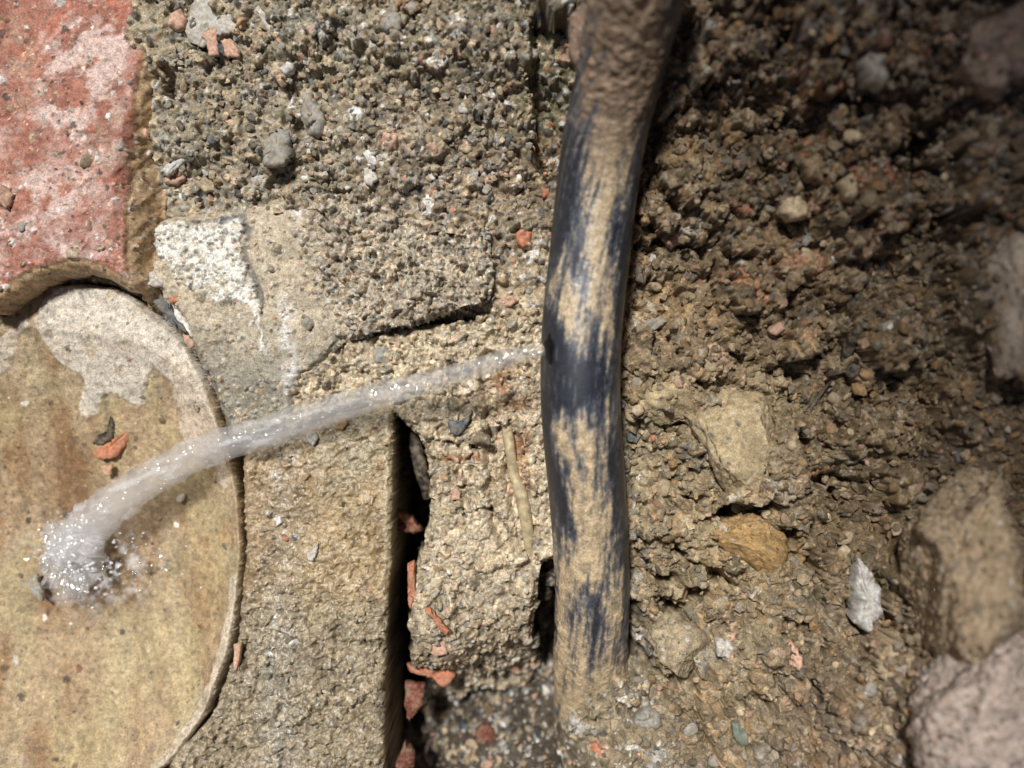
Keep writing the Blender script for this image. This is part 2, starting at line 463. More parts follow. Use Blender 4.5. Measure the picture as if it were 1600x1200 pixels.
# recess between the gravel shelf and the pipe, cavities under clods
rec = sdf(U, V, smooth_poly([(826, 20), (842, 10), (925, 20), (925, 130), (905, 210), (885, 262), (846, 274), (832, 250), (828, 150)], 2)) + 8 * fbm(U, V, 40, 3, 3)
E.Z -= .020 * sstep(-6, 10, rec)
HOLES = [(985,1000,26,52,0,.035),(1060,945,34,20,.3,.02),(1150,800,30,14,-.2,.022),(1215,775,50,13,-.35,.025),(1090,770,16,20,0,.018),(1240,830,20,26,0,.02),
         (1330,155,30,26,0,.02),(1390,120,14,22,0,.02),(1440,225,16,60,.2,.025),(1480,290,30,60,.1,.025),(1120,660,12,22,0,.012),(1055,655,20,10,.3,.012),(1040,900,26,14,.6,.02),
         (1100,930,30,14,.2,.02),(1255,690,14,18,.2,.015),(1310,760,40,18,.4,.02),(1390,820,26,50,.4,.025),(1230,1000,24,16,.5,.018),(1400,1000,24,40,.3,.022),(1392,770,26,34,.5,.024),(1440,720,40,20,-.5,.022),(1175,800,60,12,-.2,.02),(1080,870,30,12,.6,.016),(1120,900,26,12,.5,.018),
         (1130,920,28,12,.3,.02),(1010,850,14,20,0,.015),(1180,870,16,18,0,.012),(1300,660,30,16,.2,.014),(1370,715,34,20,.3,.02),(1490,690,60,20,.3,.02),
         (870,985,20,62,0,.03),(1075,1045,22,12,.4,.015),(980,1110,20,12,.3,.012),(1090,1115,18,10,.4,.012),(1060,310,20,14,.4,.012),(1230,60,24,18,0,.016),(1120,130,30,18,.3,.014),
         (1090,200,22,14,.3,.012),(1180,340,24,10,.3,.012),(1350,560,22,18,0,.014),(1410,440,20,24,0,.014),(470,190,16,22,0,.007),(425,290,10,12,0,.006),(500,210,8,8,0,.005),
         (480,300,60,5,-.05,.006),(236,410,10,40,0,.012),(262,130,10,30,0,.01),(345,560,8,14,0,.006),(1290,890,22,26,.3,.016),(1190,1100,24,10,.4,.012),(1270,1080,26,12,.4,.012)]
for a, b, ra, rb, ro, dep in HOLES:
    c_, s_ = math.cos(ro), math.sin(ro)
    near = (np.abs(U - a) < 3 * ra + 20) & (np.abs(V - b) < 3 * rb + 20)
    uu, vv = U[near] - a, V[near] - b
    q = np.sqrt(((uu * c_ + vv * s_) / ra) ** 2 + ((vv * c_ - uu * s_) / rb) ** 2) + .35 * fbm(U[near], V[near], 22, 2, 9)
    E.Z[near] -= (1.15 if a < 1380 else .5) * dep * sstep(1.35, .35, q)
# lumps and crumbs of the surface itself
big = fbm(U, V, 150, 4, 21); mid = fbm(U, V, 46, 4, 31); ridg = np.abs(fbm(U, V, 60, 4, 41))
calm = 1 - .6 * sstep(1380, 1540, U)
E.Z += right * (.012 * calm * big + .0092 * calm * mid - .007 * calm * (1 - sstep(.0, .12, ridg))) + (1 - right) * (.0034 * big + .0040 * mid - .0015 * (1 - sstep(0, .1, ridg)))
# ground colour: sandy and pale by the mortar, brown loam on the bank with light falloff painted in
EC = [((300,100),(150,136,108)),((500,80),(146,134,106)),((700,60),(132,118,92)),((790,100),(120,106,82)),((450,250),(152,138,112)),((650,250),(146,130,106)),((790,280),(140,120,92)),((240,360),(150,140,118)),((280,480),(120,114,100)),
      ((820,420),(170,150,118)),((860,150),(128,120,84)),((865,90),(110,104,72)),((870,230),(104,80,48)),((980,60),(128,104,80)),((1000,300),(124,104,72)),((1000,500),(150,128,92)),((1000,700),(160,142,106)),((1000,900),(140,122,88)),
      ((950,1120),(142,126,96)),((640,1000),(70,56,44)),((760,1110),(62,52,42)),((700,1190),(70,58,46)),((820,1170),(74,62,48)),((860,1000),(60,50,38)),  # dark tones: shade of the bottom hollow painted into the soil colour
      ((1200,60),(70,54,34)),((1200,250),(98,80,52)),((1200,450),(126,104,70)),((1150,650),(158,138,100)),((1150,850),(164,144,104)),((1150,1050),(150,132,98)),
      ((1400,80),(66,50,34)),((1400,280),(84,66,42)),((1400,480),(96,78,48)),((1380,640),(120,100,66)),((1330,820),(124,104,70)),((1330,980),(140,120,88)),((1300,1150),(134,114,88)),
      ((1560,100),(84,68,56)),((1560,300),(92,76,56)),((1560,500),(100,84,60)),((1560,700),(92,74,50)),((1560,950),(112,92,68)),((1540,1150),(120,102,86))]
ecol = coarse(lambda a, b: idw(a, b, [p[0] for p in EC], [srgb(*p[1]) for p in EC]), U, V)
ecol *= (1 - .14 * right)[..., None]  # whole bank darkened further to add to the light falloff there
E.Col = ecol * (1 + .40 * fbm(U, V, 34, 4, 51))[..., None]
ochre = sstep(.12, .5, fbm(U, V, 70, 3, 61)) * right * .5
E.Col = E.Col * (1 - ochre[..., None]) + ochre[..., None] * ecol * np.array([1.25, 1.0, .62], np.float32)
E.Wet[:] = .22 + .35 * sstep(.1, .5, fbm(U, V, 60, 3, 71))
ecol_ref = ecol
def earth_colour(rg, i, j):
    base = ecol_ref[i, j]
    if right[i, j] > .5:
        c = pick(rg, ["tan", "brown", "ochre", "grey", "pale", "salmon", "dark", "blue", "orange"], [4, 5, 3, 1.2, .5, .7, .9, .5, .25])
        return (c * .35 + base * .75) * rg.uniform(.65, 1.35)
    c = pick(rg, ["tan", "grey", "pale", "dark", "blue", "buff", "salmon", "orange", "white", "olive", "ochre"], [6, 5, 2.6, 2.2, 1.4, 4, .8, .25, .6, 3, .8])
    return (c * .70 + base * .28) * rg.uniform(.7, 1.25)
dens = np.ones_like(E.Z)
hidden = np.zeros(E.Z.shape, bool)
for poly, mrg in ((SLAB, 26), (BRICK, 26), (LUMP, 26), (CLAY, 26)):
    hidden |= sdf(U, V, poly[::2]) > mrg
hidden &= ~((U > 610) & (V > 960))          # the hollow under the lump's foot is open to view
hidden |= bowl_r(U, V) < .9
dens[hidden] = 0
E.sprinkle(420, .0045, .0095, dens * right * sstep(1520, 1380, U), earth_colour, .65, 100, power=1.5, sink=.2)
E.sprinkle(1300, .0022, .0052, dens * (.30 + .70 * right), earth_colour, .85, 101, power=1.6, sink=.22)
E.sprinkle(6000, .0011, .0026, dens, earth_colour, 1.2, 102, sink=.15)
E.sprinkle(22000, .0005, .0012, dens, earth_colour, 1.3, 103, sink=.15)
E.weather(.0014, .0027, 111, .45, 1 - .5 * sstep(1400, 1550, U))
E.mask = ~hidden
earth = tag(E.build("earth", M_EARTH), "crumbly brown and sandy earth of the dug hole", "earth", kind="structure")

# the sides of the hole rise out of the picture to the ground around it
half = (868 * S, 732 * S); mid_y = -65 * S; ring = []
nr = 160
prof = [(.96, -.03), (1.04, .0), (1.4, .08), (1.8, .2), (2.2, .34), (2.6, .46), (4, .5), (12, .5), (120, .5)]
for k_, (f_, z_) in enumerate(prof):
    for q_ in range(nr):
        t_ = q_ / nr * 2 * math.pi; cx_, sy_ = math.cos(t_), math.sin(t_)
        w_ = 1 / max(abs(cx_), abs(sy_)) if k_ < 2 else 1 / (abs(cx_) ** 4 + abs(sy_) ** 4) ** .25
        x_, y_ = cx_ * w_ * half[0] * f_, mid_y + sy_ * w_ * half[1] * f_
        if k_ < 2:
            zz0 = float(earth_macro(np.array([800 + x_ / S * .98]), np.array([600 - y_ / S * .98]))[0]) - .012 + .02 * k_
        else:
            zz0 = z_ + .05 * float(fbm(np.array([x_ / S]), np.array([y_ / S]), 300, 3, 15)[0])
        ring.append((x_, y_, zz0))
rcol = np.tile(srgb(104, 86, 58), (len(ring), 1)) * (1 + .3 * rng.random((len(ring), 1)))
pit = mesh_obj("pit_side", np.array(ring), tube_faces(len(prof), nr), M_EARTH, col=rcol, wet=np.full(len(ring), .1))
tag(pit, "sloping earth sides of the hole and the ground around it", "earth", kind="structure")
# unseen slab and wall added above the hole to shade the bank beyond the pipe
SH = 1.6
e0 = np.array([.120, .083]) + np.array([SUN_DIR.x, SUN_DIR.y]) / SUN_DIR.z * SH
nn = np.array([.86, .5]) / np.hypot(.86, .5); tn = np.array([-nn[1], nn[0]])
c4 = [e0 - tn * 1.6, e0 - tn * 1.6 + nn * 1.8, e0 + tn * 1.6 + nn * 1.8, e0 + tn * 1.6]
fv = [(*c, SH) for c in c4] + [(*c, SH + .15) for c in c4]
w4 = [e0 - tn * 1.6 + nn * 1.5, e0 - tn * 1.6 + nn * 1.797, e0 + tn * 1.597 + nn * 1.797, e0 + tn * 1.597 + nn * 1.5]
fv += [(*c, .3) for c in w4] + [(*c, SH + .05) for c in w4]
bx = [(0, 3, 2, 1), (4, 5, 6, 7), (0, 1, 5, 4), (1, 2, 6, 5), (2, 3, 7, 6), (3, 0, 4, 7)]
ff = bx + [tuple(q + 8 for q in f_) for f_ in bx]
over = mesh_obj("shade_slab", np.array(fv), np.array(ff), stone_material("grey_concrete", srgb(130, 124, 112), .2, .9, 60), smooth=False)
tag(over, "unseen concrete slab added to shade the bank", "floor", kind="structure")

# ---------------------------------------------------------------- slab, brick and mortar lump
def aggregate(names, weights, mixin, base):
    def f(rg, i, j):
        return (pick(rg, names, weights) * mixin + base[i, j] * (1 - mixin)) * rg.uniform(.75, 1.2)
    return f

def block(poly, z0, pad=10):
    p = np.array(poly)
    R = Relief(max(p[:, 0].min() - pad, -70), max(p[:, 1].min() - pad, -70), min(p[:, 0].max() + pad, 1670), min(p[:, 1].max() + pad, 1275), z0)
    R.sd = sdf(R.U, R.V, p)
    return R

# pale slab: smooth mortar skin at its left, open pebbly concrete at its right
A = block(SLAB, 0.0)
u, v = A.U, A.V
ef = lambda a, b: sdf(a, b, SLAB) + 3.0 * fbm(a, b, 26, 3, 301)
A.sd = ef(u, v); A.mask = A.sd > 0
pebbly = sstep(470, 560, u + 22 * fbm(u, v, 50, 3, 302) + .25 * (430 - v))
A.Z += .0026 * fbm(u, v, 120, 3, 303) + .0009 * fbm(u, v, 24, 3, 304) + pebbly * (.0024 * fbm(u, v, 40, 4, 305)) - .006 * sstep(16, 0, A.sd) ** 2
A.Z += .004 * sstep(560, 760, u) - .006 * sstep(560, 690, v)
lime = sdf(u, v, smooth_poly([(236, 372), (262, 345), (330, 345), (345, 334), (372, 334), (383, 352), (382, 400), (396, 440), (408, 470), (418, 520), (425, 560), (405, 560), (396, 500), (372, 470), (340, 468), (322, 450), (290, 440), (262, 415), (240, 405)], 2)) + 13 * fbm(u, v, 34, 4, 306)
lm = sstep(-3, 3, lime) * (1 - .75 * sstep(.25, .5, fbm(u, v, 16, 3, 307)))
lime2 = np.exp(-((dline(u, v, [(455, 312), (475, 340), (478, 372)])) / 11) ** 2) * sstep(-.25, .25, fbm(u, v, 16, 3, 308)) \
      + .8 * np.exp(-((dline(u, v, [(440, 470), (448, 530), (456, 600), (455, 660)])) / 12) ** 2) * sstep(-.2, .3, fbm(u, v, 20, 3, 309))
groove = np.exp(-((dline(u, v, [(300, 347), (345, 345), (374, 334), (386, 355), (384, 402), (400, 445), (412, 478)]) + 3 * fbm(u, v, 20, 2, 310)) / 4.5) ** 2)
A.Z -= .0016 * groove; A.Z += .0013 * lm
skin = srgb(178, 162, 134); pcol = srgb(176, 164, 140); dmp = srgb(150, 138, 116)
A.Col[:] = skin
A.Col += (srgb(142, 134, 114) - skin) * sstep(470, 600, v)[..., None]
A.Col = A.Col * (1 - pebbly[..., None]) + pcol * pebbly[..., None]
A.Col *= (1 + .26 * fbm(u, v, 30, 4, 311))[..., None]
A.Col = A.Col * (1 - lm[..., None]) + srgb(214, 210, 196) * lm[..., None] * (1 + .12 * fbm(u, v, 10, 3, 312))[..., None]
l2 = np.clip(lime2, 0, .85)[..., None]; A.Col = A.Col * (1 - l2) + srgb(216, 210, 202) * l2
g = (groove * .8)[..., None]; A.Col = A.Col * (1 - g) + srgb(92, 92, 92) * g
A.Wet[:] = .15 + .6 * sstep(560, 640, v)
ab = A.Col.copy()
agg = aggregate(["tan", "buff", "grey", "pale", "dark", "blue", "salmon", "olive", "ochre", "orange"], [5, 4, 3, 2, 1.6, 1.3, .9, 2, .6, .15], .6, ab)
A.sprinkle(750, .0010, .0030, pebbly * .9 + .05, agg, 1.1, 321, sink=.22)
A.sprinkle(9000, .0004, .0011, pebbly * .95 + .10 + .2 * lm, agg, 1.3, 322, sink=.15)
A.weather(.0009, .0030, 331, .50, .25 + .75 * pebbly)
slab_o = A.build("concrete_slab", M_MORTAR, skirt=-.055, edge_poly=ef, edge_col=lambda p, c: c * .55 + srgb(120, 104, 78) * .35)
tag(slab_o, "pale concrete slab with white lime patch and pebbly right half under gravel shelf", "concrete slab")

# long tan brick beside the basin
B = block(BRICK, -0.004)
u, v = B.U, B.V
ef = lambda a, b: sdf(a, b, BRICK) + 1.6 * fbm(a, b, 18, 3, 401) + 5 * fbm(a, b, 60, 2, 402) * sstep(420, 380, a)
B.sd = ef(u, v); B.mask = B.sd > 0
low = sstep(900, 1010, v + 40 * fbm(u, v, 80, 2, 403))
wetstrip = np.exp(-((dline(u, v, [(448, 690), (446, 780), (440, 860), (432, 960), (428, 1060), (430, 1200)]) + 8 * fbm(u, v, 40, 2, 404)) / 34) ** 2)
B.Z += .0022 * fbm(u, v, 150, 3, 405) + .0007 * fbm(u, v, 22, 4, 406) + low * (.0034 * fbm(u, v, 34, 4, 407)) - .003 * sstep(9, 0, B.sd) ** 2
B.Z -= .0018 * wetstrip + .006 * sstep(470, 380, u) * sstep(640, 900, v)
B.Z -= .004 * sstep(1040, 1240, v)
tan = srgb(166, 140, 96); ol = srgb(158, 138, 98); gr = srgb(146, 130, 100); edge = srgb(186, 168, 130)
B.Col[:] = tan
st = sstep(.0, .45, fbm(u, v * .55, 60, 4, 408))[..., None]
B.Col = B.Col * (1 - st * .6) + srgb(136, 104, 58) * st * .6
gy = (sstep(470, 520, u) * sstep(820, 700, v) * .7)[..., None]; B.Col = B.Col * (1 - gy) + srgb(156, 144, 112) * gy
B.Col = B.Col * (1 - low[..., None]) + gr * low[..., None]
rus = (np.exp(-((dline(u, v, [(592, 660), (592, 760)])) / 13) ** 2) * .7 * sstep(-.3, .3, fbm(u, v, 26, 3, 409)))[..., None]
B.Col = B.Col * (1 - rus) + srgb(140, 92, 34) * rus
ed = (sstep(19, 6, B.sd) * sstep(590, 602, u) * sstep(980, 900, v) * .8)[..., None]; B.Col = B.Col * (1 - ed) + edge * ed
tp = (sstep(450, 400, u) * sstep(900, 800, v))[..., None]; B.Col = B.Col * (1 - tp * .7) + srgb(170, 142, 102) * tp * .7
ws_ = (wetstrip * (.35 + .4 * sstep(950, 1100, v)))[..., None]; B.Col = B.Col * (1 - ws_) + srgb(160, 154, 138) * ws_
B.Col *= (1 + .30 * fbm(u, v, 26, 4, 410))[..., None]
B.Wet[:] = .60 + .5 * wetstrip + .25 * sstep(.1, .4, fbm(u, v, 40, 3, 411))
ab = B.Col.copy()
agg = aggregate(["tan", "buff", "grey", "pale", "dark", "olive", "brown"], [5, 3, 2, 1.2, 1.6, 3, 2], .45, ab)
aggw = aggregate(["blue", "white", "pale", "salmon", "grey", "dark", "ochre"], [2, 1.4, 2, .8, 2, 1.6, .6], .7, ab)
B.sprinkle(340, .0007, .0020, wetstrip * .8, aggw, .8, 421, sink=.4)
B.sprinkle(900, .0006, .0019, low * .8 + .04, agg, 1.2, 422, sink=.2)
B.sprinkle(11000, .0003, .0009, .45 + .55 * low, agg, 1.2, 423, sink=.15)
B.weather(.0010, .0030, 431, .44, .55 + .45 * low)
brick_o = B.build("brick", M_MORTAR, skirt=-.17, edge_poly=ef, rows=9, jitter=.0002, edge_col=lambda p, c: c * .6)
tag(brick_o, "long tan brick standing between the wet clay basin and the black crack", "brick")

# pebbly mortar lump between crack and black pipe
L_ = block(LUMP, -0.006)
u, v = L_.U, L_.V
ef = lambda a, b: sdf(a, b, LUMP) + 11 * fbm(a, b, 40, 4, 501, .6)
L_.sd = ef(u, v)
slot = sdf(u, v, smooth_poly([(684, 688), (712, 690), (742, 692), (756, 698), (752, 706), (720, 706), (690, 700)], 2)) + 3 * fbm(u, v, 14, 2, 502)
chan = dline(u, v, [(764, 560), (766, 620), (772, 690), (766, 740), (768, 800), (790, 850)]) + 8 * fbm(u, v, 40, 3, 503)
chan2 = dline(u, v, [(790, 640), (800, 740), (815, 800), (826, 880)])
L_.mask = L_.sd > 0
L_.Z += .0035 * fbm(u, v, 110, 4, 504) + .0028 * fbm(u, v, 36, 4, 505) - .006 * sstep(14, 0, L_.sd) ** 2
L_.Z -= .016 * sstep(0, 6, slot) + .0075 * sstep(15, 4, chan) + .005 * sstep(24, 8, chan2)
L_.Z -= .003 * sstep(690, 800, u) * sstep(600, 700, v)
L_.Z -= .008 * sstep(950, 1050, v + .25 * (u - 700)) + .046 * sstep(1010, 1130, v + .25 * (u - 740) + 26 * fbm(u, v, 60, 3, 508))
L_.Z += .006 * sstep(1000, 1060, v) * fbm(u, v, 46, 4, 509)
band = sstep(640, 600, v)
L_.Col[:] = srgb(188, 170, 136)
rst = (np.clip(np.exp(-(dline(u, v, [(790, 600), (810, 650), (815, 740)]) / 26) ** 2) * sstep(-.3, .3, fbm(u, v, 30, 3, 506)) + sstep(10, 3, np.abs(v - 714)) * sstep(684, 700, u) * sstep(760, 745, u), 0, 1) * .85)[..., None]
L_.Col = L_.Col * (1 - rst) + srgb(170, 108, 50) * rst
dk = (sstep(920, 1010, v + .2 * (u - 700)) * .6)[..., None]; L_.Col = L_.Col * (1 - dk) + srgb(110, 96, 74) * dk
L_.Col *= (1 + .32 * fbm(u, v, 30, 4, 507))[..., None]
L_.Wet[:] = .45 + .45 * sstep(700, 780, u) * sstep(900, 700, v)
ab = L_.Col.copy()
agg = aggregate(["tan", "buff", "grey", "pale", "dark", "blue", "salmon", "olive", "ochre", "orange"], [5, 5, 2.4, 2.2, 1.2, .8, .8, 1.5, .8, .25], .55, ab)
L_.sprinkle(420, .0011, .0030, np.full_like(L_.Z, .9), agg, 1.1, 521, sink=.2)
L_.sprinkle(8500, .0004, .0011, np.full_like(L_.Z, .95), agg, 1.3, 522, sink=.15)
L_.weather(.0012, .0034, 531, .50)
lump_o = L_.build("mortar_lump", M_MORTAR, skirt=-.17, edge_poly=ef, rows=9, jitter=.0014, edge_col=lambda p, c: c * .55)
tag(lump_o, "ragged lump of pebbly sand mortar between the black crack and the black pipe", "mortar")

# ---------------------------------------------------------------- terracotta
T = block(CLAY, 0.012)
u, v = T.U, T.V
ef = lambda a, b: sdf(a, b, CLAY) + 2.0 * fbm(a, b, 30, 3, 601) + 5 * sstep(150, 260, b) * fbm(a, b, 40, 2, 602) * sstep(140, 190, a) * sstep(300, 240, b)
T.sd = ef(u, v) ; side = sstep(2, -34, T.sd); T.mask = (T.sd > np.where((v > 405) & (u < 200), -16, -36)) & (u < 275) & (v < 500)
T.Z += .0016 * fbm(u, v, 170, 3, 603) + .0005 * fbm(u, v, 20, 3, 604) - .002 * sstep(10, 0, T.sd) ** 2 - .006 * ((u - 60) / 200) ** 2 - .017 * side + side * (.0030 * fbm(u, v, 30, 4, 615))
chip = sstep(26, 0, dline(u, v, [(215, 190), (205, 240), (196, 290)])) ; T.Z -= .005 * chip
red = srgb(154, 90, 64)
T.Col[:] = red
T.Col *= (1 + .22 * fbm(u, v, 60, 4, 605))[..., None]
pk_path = np.exp(-((dline(u, v, [(150, -40), (130, 60), (110, 130), (120, 200), (90, 270), (80, 300)]) + 26 * fbm(u, v, 60, 3, 606)) / 52) ** 2) + .6 * np.exp(-((dline(u, v, [(190, 0), (170, 90), (160, 140)])) / 30) ** 2)
pink = np.clip(pk_path, 0, 1) * sstep(-.15, .22, fbm(u + .4 * v, v * 1.1, 34, 5, 607, .6)) + .75 * sstep(.0, .35, fbm(u, v, 40, 5, 608, .6)) * sstep(180, 300, v) + .4 * sstep(.05, .4, fbm(u, v, 30, 5, 614, .6))
pink = np.clip(pink, 0, .92)[..., None]
T.Col = T.Col * (1 - pink) + srgb(202, 172, 158) * pink * (1 + .10 * fbm(u, v, 12, 3, 613))[..., None]
ora = (sstep(.15, .35, fbm(u, v, 46, 3, 609)) * sstep(240, 180, v) * .55)[..., None] * (1 - pink); T.Col = T.Col * (1 - ora) + srgb(186, 92, 48) * ora
dust = (np.clip(sstep(60, 0, dline(u, v, [(170, 180), (150, 240), (140, 260), (200, 260)])) + .9 * sstep(55, 0, dline(u, v, [(0, 30), (30, 90), (40, 140)])), 0, 1) * sstep(-.2, .3, fbm(u, v, 26, 4, 610)) * .7)[..., None]
T.Col = T.Col * (1 - dust) + srgb(168, 134, 106) * dust
rim = (sstep(9, -1, T.sd) * .9)[..., None]
T.Col = T.Col * (1 - rim) + srgb(192, 160, 114) * rim * (1 + .25 * fbm(u, v, 24, 4, 616))[..., None]
T.Wet[:] = .15 + .3 * sstep(300, 420, v)
ab = T.Col.copy()
agg = aggregate(["tan", "grey", "dark", "pale", "white", "brown", "salmon"], [3, 2, 3, 1.4, .9, 2, 2], .8, ab)
T.sprinkle(120, .0009, .0024, .25 + .75 * sstep(-.1, .3, fbm(u, v, 60, 2, 611)), agg, .8, 621, sink=.4)
T.sprinkle(1300, .0003, .0009, .3 + .7 * sstep(-.1, .3, fbm(u, v, 60, 2, 612)), agg, .9, 622, sink=.25)
T.weather(.0003, .0004, 631, .22)
clay_o = T.build("terracotta_pipe", M_CLAY, skirt=-.06, edge_poly=None, rows=2, jitter=0, edge_col=lambda p, c: np.tile(srgb(172, 140, 98), (len(c), 1)) * (1 + .25 * fbm(p[:, 0] / S, p[:, 1] / S, 20, 3, 640))[:, None])
tag(clay_o, "thick broken terracotta pipe wall with pink salt bloom above the wet basin", "clay pipe")

K = block(COLLAR, -0.010)
u, v = K.U, K.V
ef = lambda a, b: sdf(a, b, COLLAR) + 3 * fbm(a, b, 24, 3, 651)
K.sd = ef(u, v); K.mask = K.sd > 0
K.Z += .0018 * fbm(u, v, 40, 4, 652) - .004 * sstep(12, 0, K.sd)
K.Col[:] = srgb(104, 92, 66); K.Col *= (1 + .4 * fbm(u, v, 30, 4, 653))[..., None]
K.Wet[:] = .3; ab = K.Col.copy()
K.sprinkle(1200, .0004, .0013, np.ones_like(K.Z), aggregate(["tan", "grey", "olive", "dark", "ochre"], [3, 2, 3, 2, 1], .5, ab), .9, 654, sink=.25)
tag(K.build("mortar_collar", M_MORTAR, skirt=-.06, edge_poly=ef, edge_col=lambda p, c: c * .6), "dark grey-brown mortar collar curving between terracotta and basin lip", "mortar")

# ---------------------------------------------------------------- basin with its water
WATER_Z = -0.0235
basin = empty("drain_basin", P(104, 850, -.06))
Bo = Relief(-190, 410, 400, 1290, -0.012)
u, v = Bo.U, Bo.V
bsd = lambda a, b: (1 - bowl_r(a, b)) * 280 + 2.2 * fbm(a, b, 22, 3, 701) + 3.5 * fbm(a, b, 60, 2, 702)
r = bowl_r(u, v); Bo.sd = bsd(u, v); Bo.mask = Bo.sd > 0
Bo.Z = (-.036 + .022 * np.clip(r, 0, 1.1) ** 5 + .019 * sstep(860, 470, v) * (1 - .3 * sstep(.0, 1.0, np.abs(u - 130) / 200))).astype(np.float32)
Bo.Z = np.minimum(Bo.Z, -.0105 + 0 * Bo.Z)
Bo.Z += .0036 * fbm(u, v, 110, 4, 703) * sstep(900, 650, v) + .0012 * fbm(u, v, 90, 3, 715) + .0005 * fbm(u, v, 22, 3, 704) - .005 * sstep(7, 0, Bo.sd) ** 2
base = srgb(170, 146, 110)
Bo.Col[:] = base
s1 = sstep(-.1, .5, fbm(u * 1.6, v * .45, 60, 4, 705))[..., None]; Bo.Col = Bo.Col * (1 - .8 * s1) + srgb(138, 100, 58) * .8 * s1
s2 = sstep(.05, .5, fbm(u * 1.3, v * .6, 90, 3, 706))[..., None]; Bo.Col = Bo.Col * (1 - .5 * s2) + srgb(178, 164, 118) * .5 * s2
s3 = (sstep(110, 10, dline(u, v, [(80, 760), (90, 840), (70, 930)])) * .55)[..., None]; Bo.Col = Bo.Col * (1 - s3) + srgb(122, 84, 44) * s3
s4 = (sstep(70, 0, dline(u, v, [(330, 760), (325, 850)])) * .5 * sstep(-.3, .3, fbm(u, v, 40, 3, 707)))[..., None]; Bo.Col = Bo.Col * (1 - s4) + srgb(158, 104, 46) * s4
s5 = (sstep(90, 10, dline(u, v, [(190, 1000), (200, 1060), (230, 1000)])) * .5)[..., None]; Bo.Col = Bo.Col * (1 - s5) + srgb(186, 172, 130) * s5
Bo.Col *= (1 + .34 * fbm(u * 1.4, v * .8, 26, 5, 708, .65))[..., None]
limeA = sdf(u, v, smooth_poly([(55, 480), (90, 452), (140, 436), (215, 455), (270, 505), (312, 575), (332, 625), (300, 640), (268, 612), (240, 570), (225, 590), (215, 632), (190, 636), (150, 610), (130, 660), (100, 650), (118, 620), (122, 590), (85, 560), (62, 530)], 1)) + 11 * fbm(u, v, 30, 5, 709, .62)
limeB = sdf(u, v, smooth_poly([(270, 560), (312, 575), (340, 660), (362, 760), (340, 770), (322, 720), (290, 720), (270, 690), (266, 620)], 2)) + 11 * fbm(u, v, 26, 4, 710)
limeC = sdf(u, v, smooth_poly([(352, 900), (372, 900), (366, 985), (352, 1050), (330, 1110), (290, 1170), (240, 1240), (200, 1240), (262, 1165), (315, 1095), (334, 1020), (345, 960)], 2)) + 9 * fbm(u, v, 24, 4, 711)
limeD = sdf(u, v, [(-80, 560), (0, 525), (40, 495), (45, 510), (10, 560), (-80, 640)]) + 10 * fbm(u, v, 24, 4, 712)
for q, cc, o_ in ((limeA, (204, 192, 172), .93), (limeB, (196, 178, 154), .8), (limeC, (200, 184, 158), .85), (limeD, (200, 186, 164), .8)):
    w = (sstep(-2, 2.5, q) * o_ * (1 - .55 * sstep(.16, .42, fbm(u, v, 20, 5, 714, .65))))[..., None]
    Bo.Col = Bo.Col * (1 - w) + srgb(*cc) * w * (1 + .22 * fbm(u, v, 22, 5, 713, .65))[..., None]
    Bo.Z += .0009 * w[..., 0]
limeAll = np.maximum(np.maximum(limeA, limeB), np.maximum(limeC, limeD))
Bo.Wet[:] = .85 - .75 * sstep(-3, 6, limeAll)
ab = Bo.Col.copy()
Bo.sprinkle(130, .0007, .0022, np.full_like(Bo.Z, .9), aggregate(["dark", "brown", "grey", "white", "ochre", "red"], [4, 3, 1.5, .5, 1, .5], .75, ab), .3, 721, sink=.5)
Bo.sprinkle(2600, .00025, .0007, np.full_like(Bo.Z, .9), aggregate(["dark", "brown", "tan", "pale"], [3, 4, 2, .6], .6, ab), .3, 722, sink=.3)
Bo.weather(.0002, .0002, 731, .14)
Bo.shift = 0
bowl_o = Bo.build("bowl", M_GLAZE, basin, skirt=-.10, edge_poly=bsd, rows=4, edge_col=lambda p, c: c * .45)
bowl_o.location = -basin.location
tag(basin, "oval tan clay basin with flaking lime lip holding shallow brown water", "basin")

Wt = Relief(-190, 410, 400, 1290, WATER_Z, cell=2.0)
u, v = Wt.U, Wt.V
Wt.sd = (1 - bowl_r(u, v)) * 280
Wt.mask = Wt.sd > 6
splash = .8 * np.exp(-((u - 195) ** 2 / 62 ** 2 + (v - 885) ** 2 / 44 ** 2)) + .9 * np.exp(-((u - 110) ** 2 + (v - 880) ** 2) / 62 ** 2)
far = np.exp(-((u - 110) ** 2 + (v - 880) ** 2) / 330 ** 2)
rad = np.sqrt((u - 110) ** 2 + (v - 880) ** 2)
Wt.Z += .0042 * splash * (np.abs(fbm(u, v, 26, 4, 801, .6)) * 1.4) + .00022 * far * fbm(u, v, 90, 2, 803)
fo = np.clip(splash, 0, 1) * sstep(.02, .5, fbm(u, v, 13, 4, 804, .65) + .3 * fbm(u, v, 60, 2, 805)) * .8
mk = Wt.mask
idx = np.full(mk.shape, -1); idx[mk] = np.arange(mk.sum())
q = mk[:-1, :-1] & mk[1:, :-1] & mk[:-1, 1:] & mk[1:, 1:]
fc = np.stack([idx[:-1, :-1][q], idx[:-1, 1:][q], idx[1:, 1:][q], idx[1:, :-1][q]], 1)
M_POOL = water_material("pool_water", (.985, .978, .955), True, (120, .12, .0006), .05)
pool = mesh_obj("water", np.stack([Wt.X[mk], Wt.Y[mk], Wt.Z[mk]], 1), fc, M_POOL, foam=fo[mk])
tag(pool, "shallow rippled water lying in the tan clay basin", "water", kind="structure")

